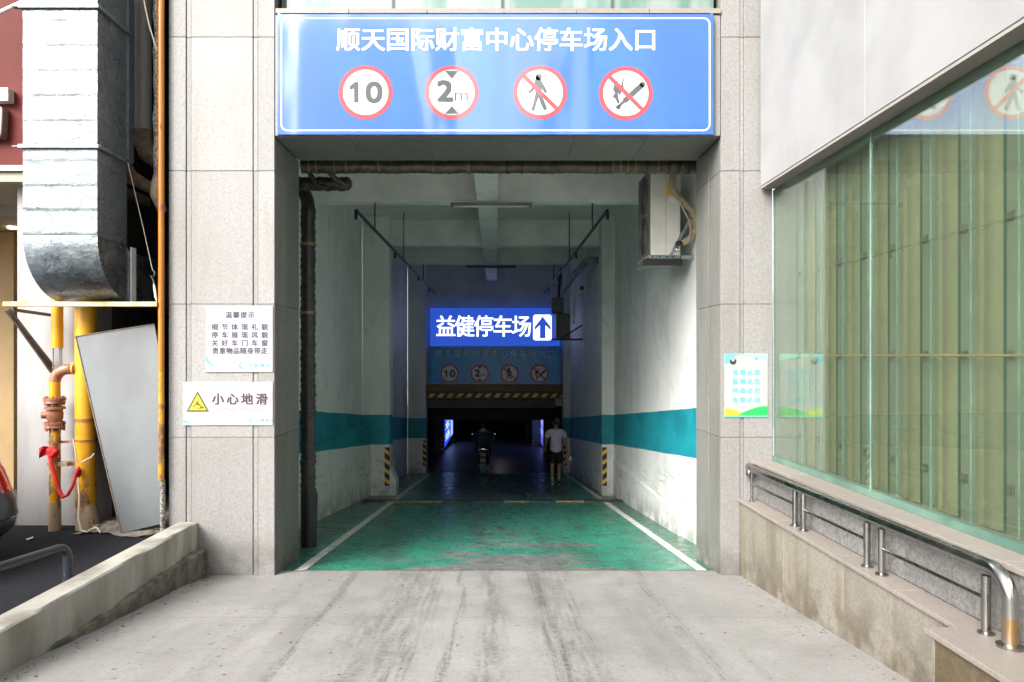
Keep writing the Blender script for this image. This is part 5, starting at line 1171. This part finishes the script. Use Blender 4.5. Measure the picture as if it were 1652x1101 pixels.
edges = [('pelvis', 'waist'), ('waist', 'chest'), ('chest', 'upper'), ('upper', 'neck'), ('neck', 'nape'), ('nape', 'head'), ('head', 'crown'), ('pelvis', 'hipR'), ('hipR', 'kneeR'), ('kneeR', 'calfR'), ('calfR', 'ankR'), ('pelvis', 'hipL'), ('hipL', 'kneeL'), ('kneeL', 'calfL'), ('calfL', 'ankL'), ('upper', 'shR'), ('shR', 'elR'), ('elR', 'wrR'), ('upper', 'shL'), ('shL', 'elL'), ('elL', 'wrL')]
body = skin('body', nodes, edges, 'skin', pe, 2)
sh_n = {'hem': (q(0, 0, .82), (.18, .135)), 'low': (q(0, 0, .90), (.175, .13)), 'waist': (q(0, 0, 1.05), (.160, .115)), 'chest': (q(0, .0, 1.27), (.180, .13)), 'upper': (q(0, .01, 1.385), (.15, .10)), 'col': (q(.003, .015, 1.455), (.072, .066)),
  'shR': (q(.20, .0, 1.375), .078), 'slR': (q(.245, -.01, 1.20), .070), 'shL': (q(-.20, .0, 1.375), .078), 'slL': (q(-.26, -.02, 1.20), .070)}
skin('shirt', sh_n, [('hem', 'low'), ('low', 'waist'), ('waist', 'chest'), ('chest', 'upper'), ('upper', 'col'), ('upper', 'shR'), ('shR', 'slR'), ('upper', 'shL'), ('shL', 'slL')], 'shirt_white', pe, 2)
so_n = {'w': (q(0, 0, .97), (.155, .112)), 'c': (q(0, 0, .85), (.155, .12)), 'hR': (q(.095, .0, .78), .110), 'kR': (q(.10, .035, .53), .105), 'hL': (q(-.095, .0, .78), .110), 'kL': (q(-.105, .04, .55), .105)}
skin('shorts', so_n, [('w', 'c'), ('c', 'hR'), ('hR', 'kR'), ('c', 'hL'), ('hL', 'kL')], 'shorts_black', pe, 2)
m = MB(); m.ball(q(.015, .035, 1.635), (.092, .105, .095), 18, 12)
for i in range(60): a = random.random() * 6.28; e = random.uniform(.2, 1.4); c_ = q(.015 + .088 * math.cos(a) * math.cos(e), .035 + .10 * math.sin(a) * math.cos(e), 1.635 + .09 * math.sin(e)); m.ball(c_, random.uniform(.012, .02), 6, 4)
m.build('hair', 'hair_black', pe, smooth=True)
m = MB(); m.ball(q(.015 - .088, .05, 1.585), (.014, .022, .032), 8, 6); m.ball(q(.015 + .088, .05, 1.585), (.014, .022, .032), 8, 6); m.build('ear', 'skin', pe, smooth=True)
m = MB(); m.tube([q(.015, .135, 1.61), q(.015, .155, 1.575)], [.008, .014], 8); m.build('nose', 'skin', pe, smooth=True)
m = MB(); m.tube([q(-.01, .132, 1.545), q(.04, .132, 1.545)], .006, 6); m.build('mouth', 'tail_red_dark', pe)
m = MB(); m.ball(q(-.018, .13, 1.615), .012, 8, 6); m.ball(q(.048, .13, 1.615), .012, 8, 6); m.build('eye', 'hair_black', pe)
hand('hand', pe, q(.295, .045, .865), (.08, .06, -1), (0, 1, 0), curl=.7); hand('hand', pe, q(-.275, .115, .955), (.02, .6, -.6), (1, 0, 0))
def shoe(o, heel, toe, wide, up, matu, mats):
    heel, toe, up = Vector(heel), Vector(toe), Vector(up).normalized(); d = toe - heel
    s_ = MB().tube([heel + up * .045 - d * .04, heel + up * .05 + d * .15, heel + up * .045 + d * .5, heel + up * .03 + d * .85, toe + up * .02], [.03, .042, .043, .04, .02], 12).build('shoe', matu, o, smooth=True)
    MB().bar(heel - d * .05 + up * .008, toe + up * .008, .082, .018, up).build('sole', mats, s_, bev=.006)
shoe(pe, q(.07, -.06, .0), q(.075, .17, .0), .08, (0, 0, 1), 'shoe_black', 'shoe_white')
shoe(pe, q(-.11, -.27, .185), q(-.105, -.14, .005), .08, (0, -.58 * -1 * -1 if False else .75, .55), 'shoe_white', 'sole')
hm = thing('carried_bundle', 'shiny silvery bundle hanging from the walking man\'s right hand', 'bag', (wx0 + .34, WY + .05, gz + .55))
m = MB(); c_ = q(.345, .06, .655)
m.ball(c_, (.10, .09, .085), 18, 12); m.v = [tuple(Vector(v) + (Vector(v) - c_).normalized() * .02 * noise.noise(Vector(v) * 22)) for v in m.v]; m.build('bundle', 'bag_silver', hm, smooth=True)
m = MB(); m.tube([q(.31, .055, .80), q(.30, .055, .74), q(.315, .055, .70)], [.006, .008, .02], 8); m.build('handle', 'bag_silver', hm, smooth=True)
m = MB(); m.ball(q(.32, .0, .68), (.03, .03, .03), 8, 6); m.build('dark_tip', 'shoe_black', hm, smooth=True)

# ================================================================== SCOOTER AND RIDER
SYC = 21.2; sx_ = PX(779, SYC); sgz = G(SYC)
sc = thing('scooter', 'dark scooter with a chrome rear rack seen from behind on the ramp', 'scooter', (sx_, SYC, sgz))
q = lambda a, b, c: Vector((sx_ + a, SYC + b, sgz - SL * b + c))
def wheel(cy_, w=.05, r=.24):
    prof = [(-w, r * .72), (-w, r * .92), (-w * .5, r), (w * .5, r), (w, r * .92), (w, r * .72)]
    w_ = MB().tube([q(a, cy_, r) for a, rr in prof], [rr for a, rr in prof], 28).build('wheel', 'rubber', sc, smooth=True)
    MB().tube([q(-w * .8, cy_, r), q(w * .8, cy_, r)], r * .7, 20).build('rim', 'ac_dull', w_)
wheel(0.22); wheel(1.40)
def sec2(b, w, z0, z1): return [q(w * (1 if math.cos(R(a)) > 0 else -1) * abs(math.cos(R(a))) ** .7, b, (z0 + z1) / 2 + (z1 - z0) / 2 * (1 if math.sin(R(a)) > 0 else -1) * abs(math.sin(R(a))) ** .7) for a in range(0, 360, 18)]
loft([sec2(b, w, z0, z1) for b, w, z0, z1 in ((-.04, .07, .52, .66), (0.05, .15, .42, .74), (.35, .19, .30, .76), (.62, .17, .25, .74), (.75, .13, .22, .55))]).build('rear_body', 'scooter_black', sc, smooth=True)
loft([sec2(b, w, z0, z1) for b, w, z0, z1 in ((-.02, .10, .74, .80), (.3, .14, .75, .83), (.65, .12, .75, .80))]).build('seat', 'rubber', sc, smooth=True)
loft([sec2(b, w, z0, z1) for b, w, z0, z1 in ((.70, .15, .20, .28), (1.05, .15, .20, .28))]).build('floorboard', 'scooter_black', sc, smooth=True)
loft([sec2(b, w, z0, z1) for b, w, z0, z1 in ((1.05, .20, .25, .95), (1.15, .17, .25, 1.05), (1.25, .08, .4, .95))]).build('front_shield', 'scooter_black', sc, smooth=True)
tube('rear_rack', 'chrome', sc, [q(-.20, .10, .36), q(-.20, -.05, .52), q(-.19, -.08, .66), q(-.13, -.10, .78), q(0, -.11, .81), q(.13, -.10, .78), q(.19, -.08, .66), q(.20, -.05, .52), q(.20, .10, .36)], .011, 8)
m = MB(); m.box(sx_ - .11, sx_ + .11, SYC - .09, SYC - .06, sgz + .62, sgz + .70); m.build('tail_lamp', 'tail_red_dark', sc, bev=.01)
box('number_plate', 'plate_dull', sc, sx_ - .09, sx_ + .09, SYC - .085, SYC - .075, sgz + .40, sgz + .53, bev=.004)
m = MB(); m.prism([(-.10, .36), (.10, .36), (.08, .12), (.04, .06), (-.04, .06), (-.08, .12)], lambda a, b: q(a, -.07, b), lambda a, b: q(a, -.05, b)); m.build('mudguard', 'plate_green', sc)
tube('exhaust', 'ac_dull', sc, [q(.16, -.02, .22), q(.17, .2, .20), q(.15, .5, .16)], [.045, .05, .03], 12)
tube('handlebar', 'black_pipe', sc, [q(-.34, .92, 1.02), q(-.15, 1.0, 1.03), q(.15, 1.0, 1.03), q(.34, .92, 1.02)], .018, 8)
for s_ in (-1, 1):
    tube('mirror_stem', 'black_pipe', sc, [q(.24 * s_, .98, 1.03), q(.34 * s_, .98, 1.22)], .008, 6); MB().ball(q(.36 * s_, .98, 1.25), (.06, .015, .035), 12, 8).build('mirror', 'chrome', sc, smooth=True)
tube('side_stand', 'black_pipe', sc, [q(.12, .4, .2), q(.30, .38, .25)], .012, 6)
ri = thing('person', 'rider in a dark navy jacket seated on the scooter with back turned', 'person', (sx_, SYC + .4, sgz))
nodes = {'pelvis': (q(0, .32, .88), (.12, .10)), 'waist': (q(0, .34, 1.03), (.12, .09)), 'chest': (q(0, .40, 1.22), (.14, .10)), 'upper': (q(0, .43, 1.33), (.10, .075)), 'neck': (q(0, .47, 1.41), .055), 'head': (q(0, .50, 1.52), (.08, .09)), 'crown': (q(0, .50, 1.58), (.06, .07)),
  'hR': (q(.11, .36, .84), .09), 'kR': (q(.20, .78, .80), .065), 'aR': (q(.15, .82, .38), .04), 'hL': (q(-.11, .36, .84), .09), 'kL': (q(-.20, .78, .80), .065), 'aL': (q(-.15, .82, .38), .04),
  'sR': (q(.20, .43, 1.31), .062), 'eR': (q(.33, .55, 1.08), .045), 'wR': (q(.31, .84, 1.03), .03), 'sL': (q(-.20, .43, 1.31), .062), 'eL': (q(-.33, .55, 1.08), .045), 'wL': (q(-.31, .84, 1.03), .03)}
edges = [('pelvis', 'waist'), ('waist', 'chest'), ('chest', 'upper'), ('upper', 'neck'), ('neck', 'head'), ('head', 'crown'), ('pelvis', 'hR'), ('hR', 'kR'), ('kR', 'aR'), ('pelvis', 'hL'), ('hL', 'kL'), ('kL', 'aL'), ('upper', 'sR'), ('sR', 'eR'), ('eR', 'wR'), ('upper', 'sL'), ('sL', 'eL'), ('eL', 'wL')]
skin('body', nodes, edges, 'skin', ri, 2)
gr = lambda k, d_: (nodes[k][0], tuple(a + d_ + .045 for a in nodes[k][1]) if isinstance(nodes[k][1], tuple) else nodes[k][1] + d_)
skin('jacket', {k: gr(k, .02) for k in ('pelvis', 'waist', 'chest', 'upper', 'sR', 'eR', 'sL', 'eL')}, [('pelvis', 'waist'), ('waist', 'chest'), ('chest', 'upper'), ('upper', 'sR'), ('sR', 'eR'), ('upper', 'sL'), ('sL', 'eL')], 'jacket_navy', ri, 2)
skin('trousers', {k: gr(k, .02) for k in ('pelvis', 'hR', 'kR', 'aR', 'hL', 'kL', 'aL')}, [('pelvis', 'hR'), ('hR', 'kR'), ('kR', 'aR'), ('pelvis', 'hL'), ('hL', 'kL'), ('kL', 'aL')], 'trousers_dark', ri, 2)
m = MB(); m.ball(q(0, .49, 1.545), (.10, .115, .105), 18, 12); m.build('hair', 'hair_black', ri, smooth=True)
m = MB(); m.tube([q(0, .59, 1.53), q(0, .61, 1.50)], [.008, .014], 8); m.build('nose', 'skin', ri, smooth=True)
m = MB(); m.ball(q(-.03, .585, 1.53), .012, 8, 6); m.ball(q(.03, .585, 1.53), .012, 8, 6); m.build('eye', 'hair_black', ri)
hand('hand', ri, q(.31, .84, 1.035), (0, 1, -.2), (1, 0, 0), curl=-.9); hand('hand', ri, q(-.31, .84, 1.035), (0, 1, -.2), (-1, 0, 0), curl=.9)
shoe(ri, q(.15, .78, .285), q(.15, 1.02, .29), .08, (0, 0, 1), 'shoe_black', 'rubber'); shoe(ri, q(-.15, .78, .285), q(-.15, 1.02, .29), .08, (0, 0, 1), 'shoe_black', 'rubber')

# ================================================================== BEHIND THE CAMERA: unseen buildings, added and spaced to shape the sign's reflection
def tower(lab, x0, x1, y0, y1, h, fl):
    b = thing('unseen_building', lab, 'building', ((x0 + x1) / 2, y0, -.12), 'unseen buildings for the sign reflection')
    box('wall', 'facade_far', b, x0, x1, y0, y1, -.12, h)
    z_ = 3.2
    while z_ < h - 1.5:
        box('window_band', 'facade_window', b, x0 + .6, x1 - .6, y1 - .05, y1 + .03, z_, z_ + 1.7); z_ += fl
    box('roof_edge', 'facade_far', b, x0 - .2, x1 + .2, y0, y1 + .3, h, h + .5)
tower('unseen tall grey building left of the gap, added for the sign reflection', -15, -4.2, -45, -30, 23, 3.3)
tower('unseen tall grey building right of the gap, added for the sign reflection', 5.5, 17, -45, -30, 22, 3.3)
